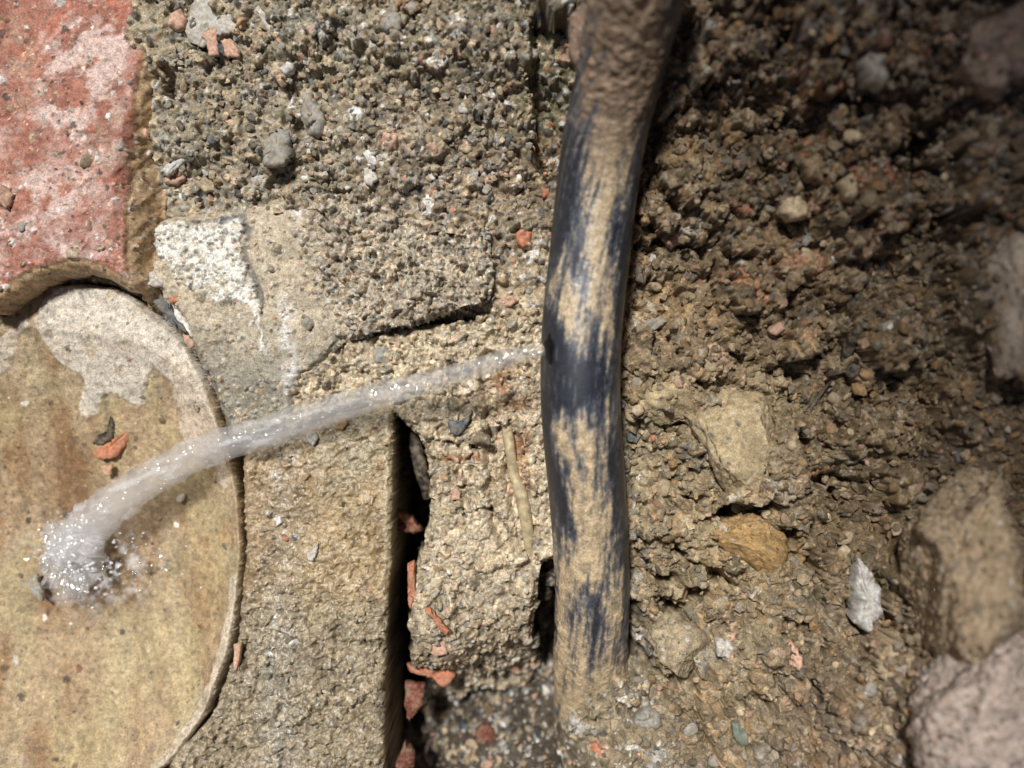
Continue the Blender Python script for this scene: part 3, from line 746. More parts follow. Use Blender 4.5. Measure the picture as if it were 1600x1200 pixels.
# ---------------------------------------------------------------- black water pipe
PIPE = [(1012, -90, .100), (994, 0, .082), (972, 100, .062), (948, 200, .046), (932, 300, .036), (921, 400, .032), (912, 480, .0305), (907, 560, .029), (908, 650, .025),
        (916, 750, .016), (923, 850, .004), (926, 940, -.008), (924, 1010, -.022), (921, 1070, -.040), (918, 1130, -.065)]
R_P = 58.5 * S
def resample(pts, n):
    pts = np.array(pts, float); m = len(pts)
    ext = np.vstack([2 * pts[0] - pts[1], pts, 2 * pts[-1] - pts[-2]])
    out = []
    for t in np.linspace(0, m - 1 - 1e-6, n):
        i = int(t); f = t - i; p0, p1, p2, p3 = ext[i:i + 4]
        out.append(.5 * (2 * p1 + (p2 - p0) * f + (2 * p0 - 5 * p1 + 4 * p2 - p3) * f * f + (3 * p1 - p0 - 3 * p2 + p3) * f ** 3))
    return np.array(out)
def sweep(path, seg, radius):
    """path (n,3) world, radius(i,theta)->(n,seg); returns verts (n,seg,3) with theta 0 = +x side, pi/2 = up"""
    t = np.gradient(path, axis=0); t /= np.linalg.norm(t, axis=1, keepdims=True)
    side = np.cross(t, [0, 0, 1.0]); side /= np.linalg.norm(side, axis=1, keepdims=True)
    side *= np.sign(side[:, :1] + 1e-9)
    up = np.cross(side, t); up *= np.sign(up[:, 2:3] + 1e-9)
    th = np.arange(seg) / seg * 2 * np.pi
    dirs = side[:, None] * np.cos(th)[None, :, None] + up[:, None] * np.sin(th)[None, :, None]
    return path[:, None] + dirs * radius[..., None], th
path_px = resample(PIPE, 620)
path = np.array([P(*p) for p in path_px])
N_S = 150
V0, th = sweep(path, N_S, np.full((620, N_S), R_P))
kk = S * (1 - V0[..., 2] / D)
pu = 800 + V0[..., 0] / kk; pv = 600 - V0[..., 1] / kk            # where each bit of the pipe lies over the ground plan
off = (pu - path_px[:, None, 0]) / 62                               # -1 left edge .. 1 right edge
# mud: thick on top upstream, smeared and wiped downstream; explicit wiped strokes
along = path_px[:, None, 1] + 0 * off
mud = -.12 + .24 * fbm(off * 60, along * .5, 36, 4, 901, .6) + .80 * fbm(off * 62 + along * .10, along * .09, 7, 4, 902, .72) + .40 * fbm(off * 62, along * .6, 6, 3, 909, .7)
def patch(cx, cy, rx, ry, amt, rot=0.0):
    c_, s_ = math.cos(rot), math.sin(rot)
    du, dv = pu - cx, pv - cy
    return .50 * amt * np.exp(-(((du * c_ + dv * s_) / rx) ** 2 + ((dv * c_ - du * s_) / ry) ** 2))
for a in [(975,120,42,150,1.0,.15),(985,20,46,90,.9,0),(945,260,26,90,.75,.15),(935,400,24,70,.55,.1),(880,420,18,40,.5,0),(890,500,22,60,.6,.1),(935,460,22,60,.5,0),(925,545,16,40,.5,0),(865,470,10,60,.4,0),
          (880,690,26,50,.9,0),(920,690,28,40,.7,.2),(905,760,20,60,.8,-.3),(935,800,26,60,.8,0),(915,850,34,50,.9,0),(900,890,40,30,.8,0),(940,900,30,30,.5,0),(890,940,24,40,.6,0),(960,940,16,40,.6,0),(900,1000,22,30,.4,0),
          (955,520,14,40,.5,0),(950,640,12,60,.5,0)]:
    mud += patch(*a)
for a in [(870,340,20,60,-1.0,.1),(900,245,14,70,-.7,.15),(1040,60,12,110,-1.0,.12),(1005,250,14,120,-.9,.15),(968,380,16,90,-1.0,.05),(965,520,16,80,-.6,0),(905,430,20,34,-.9,-.4),(905,360,16,50,-.6,.1),(920,500,12,60,-.5,0),(930,580,14,60,-.55,0),
          (862,590,26,56,-1.8,0),(905,600,28,36,-1.3,0),(855,520,16,40,-1.6,0),(948,585,16,50,-.7,0),(955,700,14,80,-1.0,-.05),(968,800,14,90,-1.0,-.05),(880,790,9,60,-1.3,-.25),(862,720,8,50,-.9,-.15),(885,730,6,50,-.7,-.3),(905,720,6,50,-.6,-.3),(897,820,8,36,-1.0,-.2),
          (925,960,16,50,-.9,-.15),(940,1010,34,46,-.7,0),(960,870,12,40,-.6,0)]:
    mud += patch(*a)
mud += -.35 * sstep(.72, 1.0, np.abs(off)) + .35 * sstep(240, 60, along) + .45 * sstep(900, 1040, along)
mud -= 1.3 * np.exp(-(((pu - 858) / 26) ** 2 + ((pv - 580) / 52) ** 2)) + .35 * np.exp(-(((pu - 905) / 26) ** 2 + ((pv - 600) / 34) ** 2))
mm = sstep(-.34, .40, mud)
crust = mm * (.0004 + .0011 * np.clip(fbm(off * 60 + 300, along, 16, 4, 903) + .2, 0, 1) * sstep(.3, 1.0, mud)) + .0020 * sstep(300, 60, along) * mm * (fbm(off * 60, along * .8, 14, 4, 904, .7) + .25)
crust += mm * .0016 * sstep(840, 960, along) * np.clip(fbm(off * 60, along, 24, 4, 905) + .2, 0, 1)
hole = np.exp(-(((pu - 850) / 9) ** 2 + ((pv - 545) / 7) ** 2))
V0, th = sweep(path, N_S, R_P + crust - .002 * hole)
mcol = srgb(194, 168, 126)[None, None] * (1 + .40 * fbm(off * 60, along, 10, 4, 906, .7))[..., None]
up_ = sstep(330, 120, along)[..., None]; mcol = mcol * (1 - up_) + srgb(140, 114, 86) * up_ * (1 + .6 * fbm(off * 60, along, 12, 4, 907, .7))[..., None]
film = (.34 * sstep(-.70, -.1, mud))[..., None]
bare = srgb(32, 37, 47)[None, None] * (1 - film) + srgb(122, 128, 138) * film
scr = sstep(.35, .6, fbm(off * 320 + along * .2, along * .06, 9, 3, 908))[..., None] * .22
bare = bare * (1 - scr) + srgb(150, 146, 136) * scr
pc = bare * (1 - mm[..., None]) + mcol * mm[..., None]
wetp = .97 * (1 - mm) + mm * (.75 - .6 * sstep(.3, .9, mud))
pipe = empty("water_pipe", P(916, 750, -.01))
po = mesh_obj("pipe_wall", V0.reshape(-1, 3), tube_faces(620, N_S), M_PIPE, pipe, col=pc.reshape(-1, 3), wet=wetp.ravel()); po.location = -pipe.location
tag(pipe, "muddy black plastic water pipe running down the hole and leaking from its side", "pipe")
# the split in the pipe wall the water leaves by
hp = P(907, 546, .0293) + Vector((-.8, 0, .6)) * (R_P + .0004)
ang = np.linspace(0, 2 * np.pi, 18, endpoint=False)
hv = [(0, 0, 0)] + [(.0004 + .0006 * math.cos(a) * 0, .0058 * math.cos(a) * (1 + .2 * math.sin(3 * a)), .0026 * math.sin(a) * (1 + .25 * math.cos(5 * a))) for a in ang]
hv = [(x - .0004, y, z) for x, y, z in hv]
hf = np.array([(0, 1 + i, 1 + (i + 1) % 18) for i in range(18)])
M_HOLE = stone_material("split_plastic", srgb(14, 14, 16), .1, .3, dust=0)
ho = mesh_obj("split", np.array(hv), hf, M_HOLE, pipe); ho.location = hp - pipe.location; ho.rotation_euler = (0, .64, 0)

# ---------------------------------------------------------------- the jet
JET = [(868, 546, .033), (846, 547, .036), (800, 557, .034), (740, 576, .030), (660, 600, .023), (580, 621, .018), (500, 646, .011), (430, 670, .006), (350, 694, .0005),
       (290, 718, -.004), (235, 748, -.008), (180, 785, -.012), (140, 822, -.0155), (116, 856, -.020), (110, 884, -.030)]
JW = [6, 10, 14, 15, 17, 20, 23, 25, 26, 28, 30, 33, 38, 40, 22]
nj = 900; sj = 64
jp = resample(JET, nj); jw = resample([(w, 0, 0) for w in JW], nj)[:, 0]
jpath = np.array([P(*p) for p in jp])
tt = np.linspace(0, 1, nj)[:, None]; ths = np.arange(sj)[None, :] / sj * 2 * np.pi
cx, sx = np.cos(ths), np.sin(ths)
rough = sstep(.12, .75, tt)
wx = cx * 26 + np.where(sx < 0, 300, 0)                              # position across the jet, top and underside apart
al = tt * 900                                                         # position along it
bump = (.20 * fbm(al * .35 + 0 * wx, wx * .5, 40, 3, 911) + .30 * rough * fbm(al + 0 * wx, wx, 20, 4, 912, .65) + .30 * sstep(.60, 1, tt) * fbm(al + 0 * wx, wx, 18, 4, 913, .6))
jr = (jw * S * 1.0)[:, None] * (1 + bump) * (1 - .25 * np.abs(sx))
jr *= sstep(-.02, .015, tt) * .8 + .2
JV, _ = sweep(jpath, sj, jr)
fq = .9 * fbm(al * .8 + wx * .3, wx, 9, 4, 914, .75) + .6 * fbm(al * .25 + wx * .2, wx, 12, 3, 918)
fine = fbm(al * .35 + .2 * wx, wx, 8, 3, 919, .6) + .5 * fbm(al * .5 + 0 * wx, wx, 18, 3, 920)
foam = np.where(sx > -.1, 1, 0) * (.34 * sstep(.08, .45, tt) * sstep(-.05, .6, fine + .12 * sstep(.4, 1, tt)) + .10 * sstep(.02, .15, tt))
foam = foam + 0 * jr
jet = empty("water_jet", P(110, 880, WATER_Z))
def aerated_water(name, density, fleck=1.0):
    m, nt, N, L, bs = nodes_of(name)
    N.remove(bs); out = N["Material Output"]
    tr = N.new("ShaderNodeBsdfTransparent"); tr.inputs[0].default_value = (.985, .985, .985, 1)
    gl = N.new("ShaderNodeBsdfGlossy"); gl.inputs["Roughness"].default_value = .10
    tc = N.new("ShaderNodeTexCoord")
    no = N.new("ShaderNodeTexNoise"); no.inputs["Scale"].default_value = 210; no.inputs["Detail"].default_value = 2
    L.new(tc.outputs["Object"], no.inputs["Vector"])
    bp = N.new("ShaderNodeBump"); bp.inputs["Strength"].default_value = .8; bp.inputs["Distance"].default_value = .0022
    L.new(no.outputs["Fac"], bp.inputs["Height"]); L.new(bp.outputs[0], gl.inputs["Normal"])
    mx = N.new("ShaderNodeMixShader"); mx.inputs[0].default_value = .09
    L.new(tr.outputs[0], mx.inputs[1]); L.new(gl.outputs[0], mx.inputs[2])
    at = N.new("ShaderNodeAttribute"); at.attribute_name = "Foam"
    df = N.new("ShaderNodeBsdfDiffuse"); df.inputs[0].default_value = (.9, .9, .91, 1)
    tl = N.new("ShaderNodeBsdfTranslucent"); tl.inputs[0].default_value = (.9, .9, .91, 1)
    md = N.new("ShaderNodeMixShader"); L.new(df.outputs[0], md.inputs[1]); L.new(tl.outputs[0], md.inputs[2]); md.inputs[0].default_value = .4
    mf = N.new("ShaderNodeMixShader")
    L.new(at.outputs["Fac"], mf.inputs[0]); L.new(mx.outputs[0], mf.inputs[1]); L.new(md.outputs[0], mf.inputs[2])
    L.new(mf.outputs[0], out.inputs["Surface"])
    vs = N.new("ShaderNodeVolumeScatter"); vs.inputs["Color"].default_value = (.995, .99, .985, 1)
    vs.inputs["Density"].default_value = density; vs.inputs["Anisotropy"].default_value = .0
    L.new(vs.outputs[0], out.inputs["Volume"])
    return m
M_JET = aerated_water("jet_water", 62.0)
M_FROTH = aerated_water("froth", 85.0)
jo = mesh_obj("stream", JV.reshape(-1, 3), tube_faces(nj, sj), M_JET, jet, foam=foam.reshape(-1)); jo.location = -jet.location
tag(jet, "clear white jet of water arcing from the black pipe into the clay basin", "water jet")
# churned foam where it lands
def blob(name, parent, mat, rx, ry, rz, amp, size, seed, sub=5, foamlo=.5, loc=(0, 0, 0)):
    import bmesh
    bm = bmesh.new(); bmesh.ops.create_icosphere(bm, subdivisions=sub, radius=1)
    v = np.array([q.co[:] for q in bm.verts]); f = np.array([[w.index for w in q.verts] for q in bm.faces]); bm.free()
    n = fbm(v[:, 0] * 100 + v[:, 2] * 61, v[:, 1] * 100 + v[:, 2] * 47, size, 4, seed)
    p = v * (1 + amp * n)[:, None] * np.array([rx, ry, rz])
    fm = foamlo + .55 * sstep(-.05, .5, fbm(v[:, 0] * 100 + v[:, 2] * 31, v[:, 1] * 100 - v[:, 2] * 57, size * .4, 4, seed + 9, .65)) * .85
    o = mesh_obj(name, p, f, mat, parent, foam=fm); o.location = loc
    return o
blob("splash_foam", jet, M_FROTH, 46 * S, 58 * S, 26 * S, .62, 30, 921, sub=6, foamlo=.0, loc=P(112, 872, WATER_Z + .001) - jet.location)
# drops thrown off along the jet and round the splash
rg = np.random.default_rng(77); dv, df_, dfo = [], [], []; bs_ = 0
bm = bmesh.new(); bmesh.ops.create_icosphere(bm, subdivisions=1, radius=1)
iv = np.array([q.co[:] for q in bm.verts]); if_ = np.array([[w.index for w in q.verts] for q in bm.faces]); bm.free()
for _ in range(190):
    t_ = rg.random()
    if t_ < .5:
        a_ = rg.normal(112, 26); b_ = rg.normal(872, 28); z_ = WATER_Z + .011 * math.exp(-((a_ - 112) ** 2 + (b_ - 872) ** 2) / 1800) + rg.normal(0, .002); rr = .8 + 2.6 * rg.random() ** 2
    elif t_ < .8:
        a_ = rg.normal(185, 55); b_ = rg.normal(885, 32); z_ = WATER_Z + abs(rg.normal(0, .003)); rr = .6 + 2.2 * rg.random() ** 2
    else:
        q_ = int(rg.uniform(.35, .98) * nj); a_, b_, z_ = jp[q_]; a_ += rg.normal(0, jw[q_] * .8); b_ += rg.normal(0, jw[q_] * .8); z_ += rg.normal(.002, .004); rr = rg.uniform(.8, 2.2)
    dv.append(iv * rr * S * np.array([1.3, 1, 1]) + np.array(P(a_, b_, max(z_, WATER_Z)))); df_.append(if_ + bs_); bs_ += len(iv); dfo.append(np.full(len(iv), rg.uniform(.6, 1)))
dro = mesh_obj("spray_drops", np.vstack(dv), np.vstack(df_), M_FROTH, jet, foam=np.concatenate(dfo)); dro.location = -jet.location; dro["kind"] = "stuff" 

# ---------------------------------------------------------------- clods of earth on the bank
def surf(px, py, floor=False):
    best = None
    for Rl in (T, A, B, L_, K, Bo):
        h = Rl.at(px, py)
        if h: return h[2]
    h = E.at(px, py)
    return h[2] if h else float(earth_macro(np.array([px * 1.0]), np.array([py * 1.0]))[0])

import bmesh
def clod(px, py, ru, rv, rz, z, col, seed, label, rot=0.0, amp=.34, sub=5, wet=.1, names=None):
    bm = bmesh.new(); bmesh.ops.create_icosphere(bm, subdivisions=sub, radius=1)
    v = np.array([q.co[:] for q in bm.verts], np.float32); f = np.array([[w.index for w in q.verts] for q in bm.faces]); bm.free()
    a_ = v[:, 0] * 110 + v[:, 2] * 71; b_ = v[:, 1] * 110 - v[:, 2] * 53
    n = fbm(a_, b_, 90, 3, seed) * .8 + .5 * fbm(a_, b_, 34, 4, seed + 5)
    # flatten by a few random planes so it breaks like earth, not like a ball
    rg = np.random.default_rng(seed)
    for _ in range(9):
        d = rg.normal(size=3); d /= np.linalg.norm(d); h = v @ d; lim = rg.uniform(.55, .85)
        v = v - np.maximum(h - lim, 0)[:, None] * d * .85
    v = v * (1 + amp * n)[:, None]
    v += .012 * rg.normal(size=v.shape).astype(np.float32)
    k = S * (1 - z / D)
    c_, s_ = math.cos(rot), math.sin(rot)
    p = v * np.array([ru * k, rv * k, rz], np.float32)
    p = np.stack([p[:, 0] * c_ - p[:, 1] * s_, p[:, 0] * s_ + p[:, 1] * c_, p[:, 2]], 1)
    c = np.tile(srgb(*col), (len(v), 1)) * (1 + .45 * fbm(a_ + 40, b_, 40, 5, seed + 9, .65))[:, None]
    spot = rg.random(len(v)) < .06
    c[spot] = np.array([pick(rg, ["pale", "grey", "dark", "salmon", "blue", "ochre"], [2, 2, 2, 1, 1, 1]) for _ in range(spot.sum())]) * .8
    o = mesh_obj("earth_clod", p, f, M_EARTH, col=c, wet=np.full(len(v), wet)); o.location = P(px, py, z)
    return tag(o, label, "clod", "clods of earth on the bank")
clod(1158, 695, 84, 98, .016, .012, (176, 154, 112), 1001, "pale sandy clod in the middle of the bank with a dark hollow under it", rot=.25)
clod(1168, 848, 66, 46, .012, .004, (176, 138, 78), 1002, "ochre yellow clod just below the pale sandy clod", rot=-.5)
clod(1500, 868, 108, 160, .038, .060, (164, 140, 106), 1003, "large brown clod beside the white pointed stone", rot=-.2, amp=.30, sub=6)
clod(1565, 1110, 130, 160, .036, .072, (174, 154, 138), 1004, "large greyish blurred clod at the lower corner of the bank", rot=-.5, amp=.28, sub=6)
clod(1590, 470, 60, 130, .026, .070, (172, 154, 132), 1005, "pale brown blurred clod at the edge of the dark bank", rot=.1)
clod(1570, 80, 100, 80, .026, .084, (140, 116, 98), 1006, "dark reddish clod in the upper corner of the bank", rot=.3)
clod(1055, 1010, 46, 52, .012, -.004, (160, 142, 108), 1007, "small sandy clod against the lower end of the black pipe", rot=.2, sub=5)
clod(1040, 630, 60, 46, .010, .006, (172, 150, 108), 1008, "sandy clod touching the black pipe beside the leak", rot=.1, sub=5)
clod(930, 60, 40, 60, .014, .060, (130, 104, 82), 1009, "brown clod of dirt stuck on top of the pipe", rot=.1, sub=5)

# ---------------------------------------------------------------- stones
def stone_mesh(seed, flat=.7, sub=2, cuts=11, tri=False):
    rg = np.random.default_rng(seed)
    bm = bmesh.new(); bmesh.ops.create_icosphere(bm, subdivisions=sub, radius=1)
    v = np.array([q.co[:] for q in bm.verts]); f = np.array([[w.index for w in q.verts] for q in bm.faces]); bm.free()
    n = rg.normal(size=(cuts, 3)); n /= np.linalg.norm(n, axis=1, keepdims=True)
    d = rg.uniform(.62, 1.0, cuts)
    h = v @ n.T
    s = np.min(np.where(h > .05, d / np.maximum(h, .05), 9), 1)
    s = np.minimum(s, 1.12)
    v = v * s[:, None] * (1 + rg.normal(0, .02, len(v)))[:, None]
    v *= np.array([1, 1, flat])
    v /= np.abs(v[:, :2]).max()
    return v, f
TEMPL = []
for q in range(24):
    v_, f_ = stone_mesh(2000 + q, flat=[.75, .55, .9][q % 3])
    me = bpy.data.meshes.new("pebble"); me.from_pydata([tuple(a) for a in v_], [], [tuple(a) for a in f_]); me.update()
    me.polygons.foreach_set("use_smooth", np.full(len(f_), q % 2 == 0, bool))
    me.materials.append(STONE["tan"])
    TEMPL.append(me)
def stone(px, py, w, h, rot, colour, label, name="pebble", cat="pebble", group=None, tall=.7, sink=.25, q=None, tilt=.25, z=None):
    z0 = surf(px, py) if z is None else z
    k = S * (1 - z0 / D)
    me = TEMPL[int(rng.integers(24)) if q is None else q]
    o = bpy.data.objects.new(name, me); C.objects.link(o)
    a, b = w / 2 * k, h / 2 * k
    c = min(a, b) * tall
    o.scale = (a, b, c)
    o.rotation_euler = (rng.normal(0, tilt), rng.normal(0, tilt), rot)
    o.location = P(px, py, z0 + c * (.5 - sink))
    o.material_slots[0].link = 'OBJECT'; o.material_slots[0].material = STONE[colour]
    return tag(o, label, cat, group)
def shard(pts, thick, colour, label, name="shard", cat="shard", z=None, tilt=(0, 0), lift=.0008, mat=None, group=None):
    """a broken flat piece with its own outline, thickness and worn, chipped edge"""
    pts = np.array(pts, float); c = pts.mean(0)
    z0 = (surf(*c) if z is None else z) + lift
    k = S * (1 - z0 / D)
    rg = np.random.default_rng(int(c[0] * 7 + c[1] * 13) + 5)
    size = np.ptp(pts, axis=0).min()
    q = []
    for i in range(len(pts)):
        a, b = pts[i], pts[(i + 1) % len(pts)]; m = max(2, int(np.hypot(*(b - a)) / 3.5))
        for t in range(m):
            q.append(a + (b - a) * t / m + (rg.normal(0, min(1.0, size * .03), 2) if t else rg.normal(0, .4, 2)))
    loc = (np.array(q) - c) * np.array([k, -k]); n = len(loc)
    rings = []
    tx, ty = np.array(tilt) + rg.normal(0, .10, 2)
    for sc, h in ((.35, .5), (.68, .48), (.90, .40), (1.0, .18), (1.02, -.1), (.95, -.5)):
        xy = loc * sc
        zz_ = xy[:, 0] * tx + xy[:, 1] * ty + thick * h + thick * .55 * fbm(xy[:, 0] / S + c[0], xy[:, 1] / S + c[1], 16, 3, 17)
        rings.append(np.column_stack([xy + rg.normal(0, .00006, xy.shape), zz_]))
    vs = np.vstack(rings + [[[0, 0, thick * .5]]]); f = []
    for r_ in range(5):
        for i in range(n):
            j = (i + 1) % n
            f += [(r_ * n + i, (r_ + 1) * n + i, (r_ + 1) * n + j), (r_ * n + i, (r_ + 1) * n + j, r_ * n + j)]
    f += [(6 * n, i, (i + 1) % n) for i in range(n)]
    o = mesh_obj(name, vs, np.array(f), mat or STONE[colour], smooth=True); o.location = P(c[0], c[1], z0)
    bm = bmesh.new(); bm.from_mesh(o.data); bmesh.ops.recalc_face_normals(bm, faces=bm.faces); bm.to_mesh(o.data); bm.free()
    return tag(o, label, cat, group)

# pieces one can point at
shard([(146, 705), (160, 698), (186, 682), (212, 664), (200, 690), (184, 714), (160, 718), (147, 712)], .0035, "orange", "pointed orange terracotta shard lying in the basin water", z=-.0295, cat="shard")
shard([(146, 694), (150, 682), (170, 674), (178, 642), (187, 648), (184, 668), (178, 684), (160, 696)], .003, "dark", "black slate sliver touching the orange shard in the basin", name="slate_sliver", cat="slate", z=-.0288)
shard([(158, 728), (176, 726), (174, 742), (163, 744)], .002, "salmon", "tiny salmon chip just below the orange shard in the basin", name="clay_chip", cat="chip", z=-.0285)
shard([(45, 902), (56, 898), (66, 915), (70, 938), (58, 934), (46, 918)], .004, "grey", "pale grey stone flake beside the splash in the basin", name="stone_flake", cat="flake", z=-.0295)
stone(282, 777, 13, 20, -.4, "white", "small white oval pebble in the basin below the water jet", z=-.0295)
stone(163, 850, 18, 20, 0, "brown", "dark brown pebble in the water beside the splash", z=-.0295)
shard([(228, 428), (240, 420), (258, 420), (266, 432), (258, 448), (240, 450), (230, 444)], .006, "pale", "cream stone wedged at the lower end of the terracotta wall", name="stone", cat="stone", z=-.004)
shard([(266, 464), (276, 460), (296, 459), (298, 464), (284, 472), (268, 474)], .003, "orange", "bright orange chip beside the white sliver above the basin rim", name="clay_chip", cat="chip", z=-.003)
shard([(268, 476), (276, 482), (292, 500), (304, 524), (302, 528), (290, 510), (276, 496)], .003, "white", "long white sliver of china above the basin rim", name="china_sliver", cat="china", z=-.005)
shard([(238, 470), (262, 462), (270, 480), (286, 506), (292, 520), (276, 512), (256, 490)], .004, "blue", "dark blue slate flake under the white china sliver", name="slate_flake", cat="slate", z=-.010)
shard([(284, 522), (300, 524), (306, 540), (298, 546), (288, 534)], .003, "salmon", "salmon chip at the basin rim below the white sliver", name="clay_chip", cat="chip", z=-.008)
shard([(296, 12), (312, -20), (385, -20), (391, 10), (384, 48), (360, 56), (335, 56), (318, 74), (292, 62), (290, 44)], .003, "pale", "large pale blue-grey paint flake at the top of the gravel shelf", name="paint_flake", cat="flake", lift=.0008)
shard([(326, 40), (344, 36), (340, 60), (344, 88), (328, 90), (324, 66), (314, 56)], .003, "salmon", "salmon clay chip lying over the pale blue-grey flake", name="clay_chip", cat="chip", lift=.00068)
shard([(345, 64), (360, 60), (376, 80), (372, 90), (352, 88)], .003, "salmon", "pinkish chip below the corner of the pale flake", name="clay_chip", cat="chip")
shard([(266, 22), (284, 16), (294, 30), (288, 48), (274, 50), (264, 40)], .006, "salmon", "rounded salmon stone between terracotta wall and pale flake", name="stone", cat="stone")
shard([(400, 14), (406, 10), (430, 46), (428, 54), (418, 48)], .003, "pale", "thin pale splinter on the gravel shelf", name="splinter", cat="splinter", lift=.0006)
shard([(436, 108), (448, 96), (460, 98), (458, 112), (446, 118)], .005, "white", "white stone chip above the long grey stone", name="stone_chip", cat="stone")
shard([(474, 150), (486, 146), (500, 166), (512, 196), (504, 214), (482, 214), (472, 186)], .007, "grey", "long pale grey stone standing out of the gravel shelf", name="stone", cat="stone", lift=.0008)
shard([(412, 226), (430, 196), (452, 204), (458, 240), (444, 262), (414, 262)], .006, "grey", "broad grey stone sunk in the gravel shelf", name="stone", cat="stone", lift=0)
shard([(254, 268), (268, 246), (290, 234), (304, 232), (300, 246), (280, 264), (262, 276)], .004, "white", "white mortar chip beside the terracotta wall", name="mortar_chip", cat="chip")
shard([(258, 274), (286, 266), (292, 280), (276, 290), (258, 286)], .004, "salmon", "salmon chip under the white mortar chip", name="clay_chip", cat="chip")
shard([(306, 284), (322, 278), (340, 288), (338, 298), (318, 300)], .004, "buff", "buff stone chip above the top edge of the slab", name="stone_chip", cat="stone")
stone(376, 302, 22, 18, .2, "dark", "shiny black pebble above the top edge of the slab", "pebble")
stone(393, 226, 18, 14, .1, "dark", "small black pebble left of the broad grey stone")
shard([(566, 238), (576, 234), (590, 252), (586, 260), (576, 256)], .003, "white", "thin white chip low on the gravel shelf", name="stone_chip", cat="stone")
shard([(568, 262), (584, 260), (592, 280), (580, 294), (570, 284)], .003, "pale", "pale stone chip below the thin white chip", name="stone_chip", cat="stone")
shard([(596, 28), (612, 20), (626, 24), (628, 48), (604, 52), (592, 46)], .006, "grey", "grey stone high on the gravel shelf", name="stone", cat="stone")
shard([(-10, 300), (6, 290), (24, 304), (14, 328), (-10, 316)], .006, "salmon", "square buff chip resting on the terracotta at the picture edge", name="clay_chip", cat="chip", lift=.0006)
stone(33, 354, 18, 20, 0, "grey", "grey pebble stuck on the lower part of the terracotta")
stone(135, 252, 28, 24, .3, "olive", "olive grey pebble stuck on the middle of the terracotta")
shard([(806, 366), (812, 360), (830, 362), (830, 384), (816, 388), (806, 378)], .005, "orange", "bright orange brick crumb between slab and black pipe", name="brick_crumb", cat="brick crumb")
shard([(782, 466), (800, 462), (810, 470), (798, 480), (784, 478)], .004, "salmon", "salmon chip at the ledge end beside the black pipe", name="clay_chip", cat="chip")
shard([(846, 296), (858, 294), (858, 308), (848, 310)], .004, "orange", "small orange crumb touching the left side of the pipe", name="brick_crumb", cat="brick crumb")
shard([(700, 658), (722, 656), (738, 642), (730, 664), (716, 680), (704, 676)], .003, "blue", "blue-grey slate chip on the mortar lump", name="slate_chip", cat="slate")
shard([(704, 768), (712, 762), (720, 768), (718, 780), (706, 782)], .003, "salmon", "salmon chip in the middle of the mortar lump", name="clay_chip", cat="chip")
shard([(664, 950), (672, 948), (702, 984), (700, 992), (690, 988)], .004, "orange", "long orange brick splinter on the lower mortar lump", name="brick_splinter", cat="brick splinter", lift=.0008)
shard([(636, 1038), (660, 1040), (700, 1046), (712, 1052), (704, 1066), (694, 1072), (676, 1056), (642, 1050)], .006, "orange", "orange brick fragment at the broken foot of the mortar lump", name="brick_fragment", cat="brick fragment", lift=.0008)
shard([(672, 1006), (696, 1000), (700, 1020), (682, 1026), (672, 1018)], .005, "salmon", "pale orange chip above the orange brick fragment", name="clay_chip", cat="chip", lift=.0008)
shard([(638, 880), (648, 876), (650, 930), (642, 950), (637, 940)], .006, "orange", "narrow orange brick edge showing in the crack wall", name="brick_splinter", cat="brick splinter", z=-.012)
shard([(610, 795), (630, 798), (652, 815), (664, 828), (650, 834), (612, 826)], .010, "red", "glossy dark red clay piece deep in the black crack", name="clay_piece", cat="clay piece", z=-.038)
shard([(634, 1064), (664, 1068), (662, 1100), (640, 1125), (632, 1100)], .008, "red", "dark red brick piece in the shade below the orange fragment", name="brick_fragment", cat="brick fragment", z=-.035)
shard([(618, 1190), (632, 1158), (650, 1180), (644, 1215), (616, 1215)], .008, "red", "red-brown brick piece at the foot of the crack", name="brick_fragment", cat="brick fragment", z=-.03)
shard([(742, 1138), (764, 1128), (776, 1150), (760, 1172), (744, 1160)], .008, "red", "dark red brick lump in the shaded hollow", name="brick_fragment", cat="brick fragment")
shard([(880, 1030), (896, 1048), (902, 1064), (890, 1068), (880, 1056)], .005, "orange", "orange crumb below the left side of the pipe end", name="brick_crumb", cat="brick crumb")
shard([(922, 1162), (932, 1158), (942, 1172), (940, 1180), (926, 1174)], .005, "orange", "smooth orange pebble at the bottom below the pipe end", name="clay_chip", cat="chip", lift=.0006)
shard([(1142, 1130), (1152, 1126), (1166, 1144), (1168, 1162), (1158, 1166), (1144, 1150)], .005, "green", "blue-green oval stone low on the bank", name="stone", cat="stone", lift=.0012)
shard([(1338, 868), (1346, 878), (1372, 916), (1376, 960), (1350, 984), (1332, 972), (1334, 920)], .012, "white", "white pointed stone standing beside the large brown clod", name="stone", cat="stone", lift=.0012, tilt=(.3, 0))
shard([(1340, 100), (1352, 84), (1376, 88), (1386, 116), (1374, 142), (1350, 132)], .010, "grey", "pale grey stone in the dark upper bank", name="stone", cat="stone", lift=.0015)
shard([(1222, 312), (1244, 304), (1262, 318), (1256, 342), (1232, 346), (1218, 334)], .010, "buff", "rounded buff stone half way up the bank", name="stone", cat="stone", lift=.0008)
shard([(1252, 252), (1274, 244), (1290, 262), (1284, 284), (1258, 282)], .010, "brown", "brown stone above the rounded buff stone", name="stone", cat="stone", lift=.0008)
shard([(1310, 284), (1330, 270), (1338, 290), (1332, 316), (1316, 312)], .008, "tan", "narrow tan stone right of the rounded buff stone", name="stone", cat="stone", lift=.0008)
shard([(1034, 356), (1050, 350), (1066, 360), (1062, 382), (1048, 390), (1036, 376)], .008, "salmon", "pink stone beside the upper pipe", name="stone", cat="stone", lift=.0008)
stone(1020, 404, 14, 18, .2, "white", "white pebble just below the pink stone beside the pipe", tall=.9)
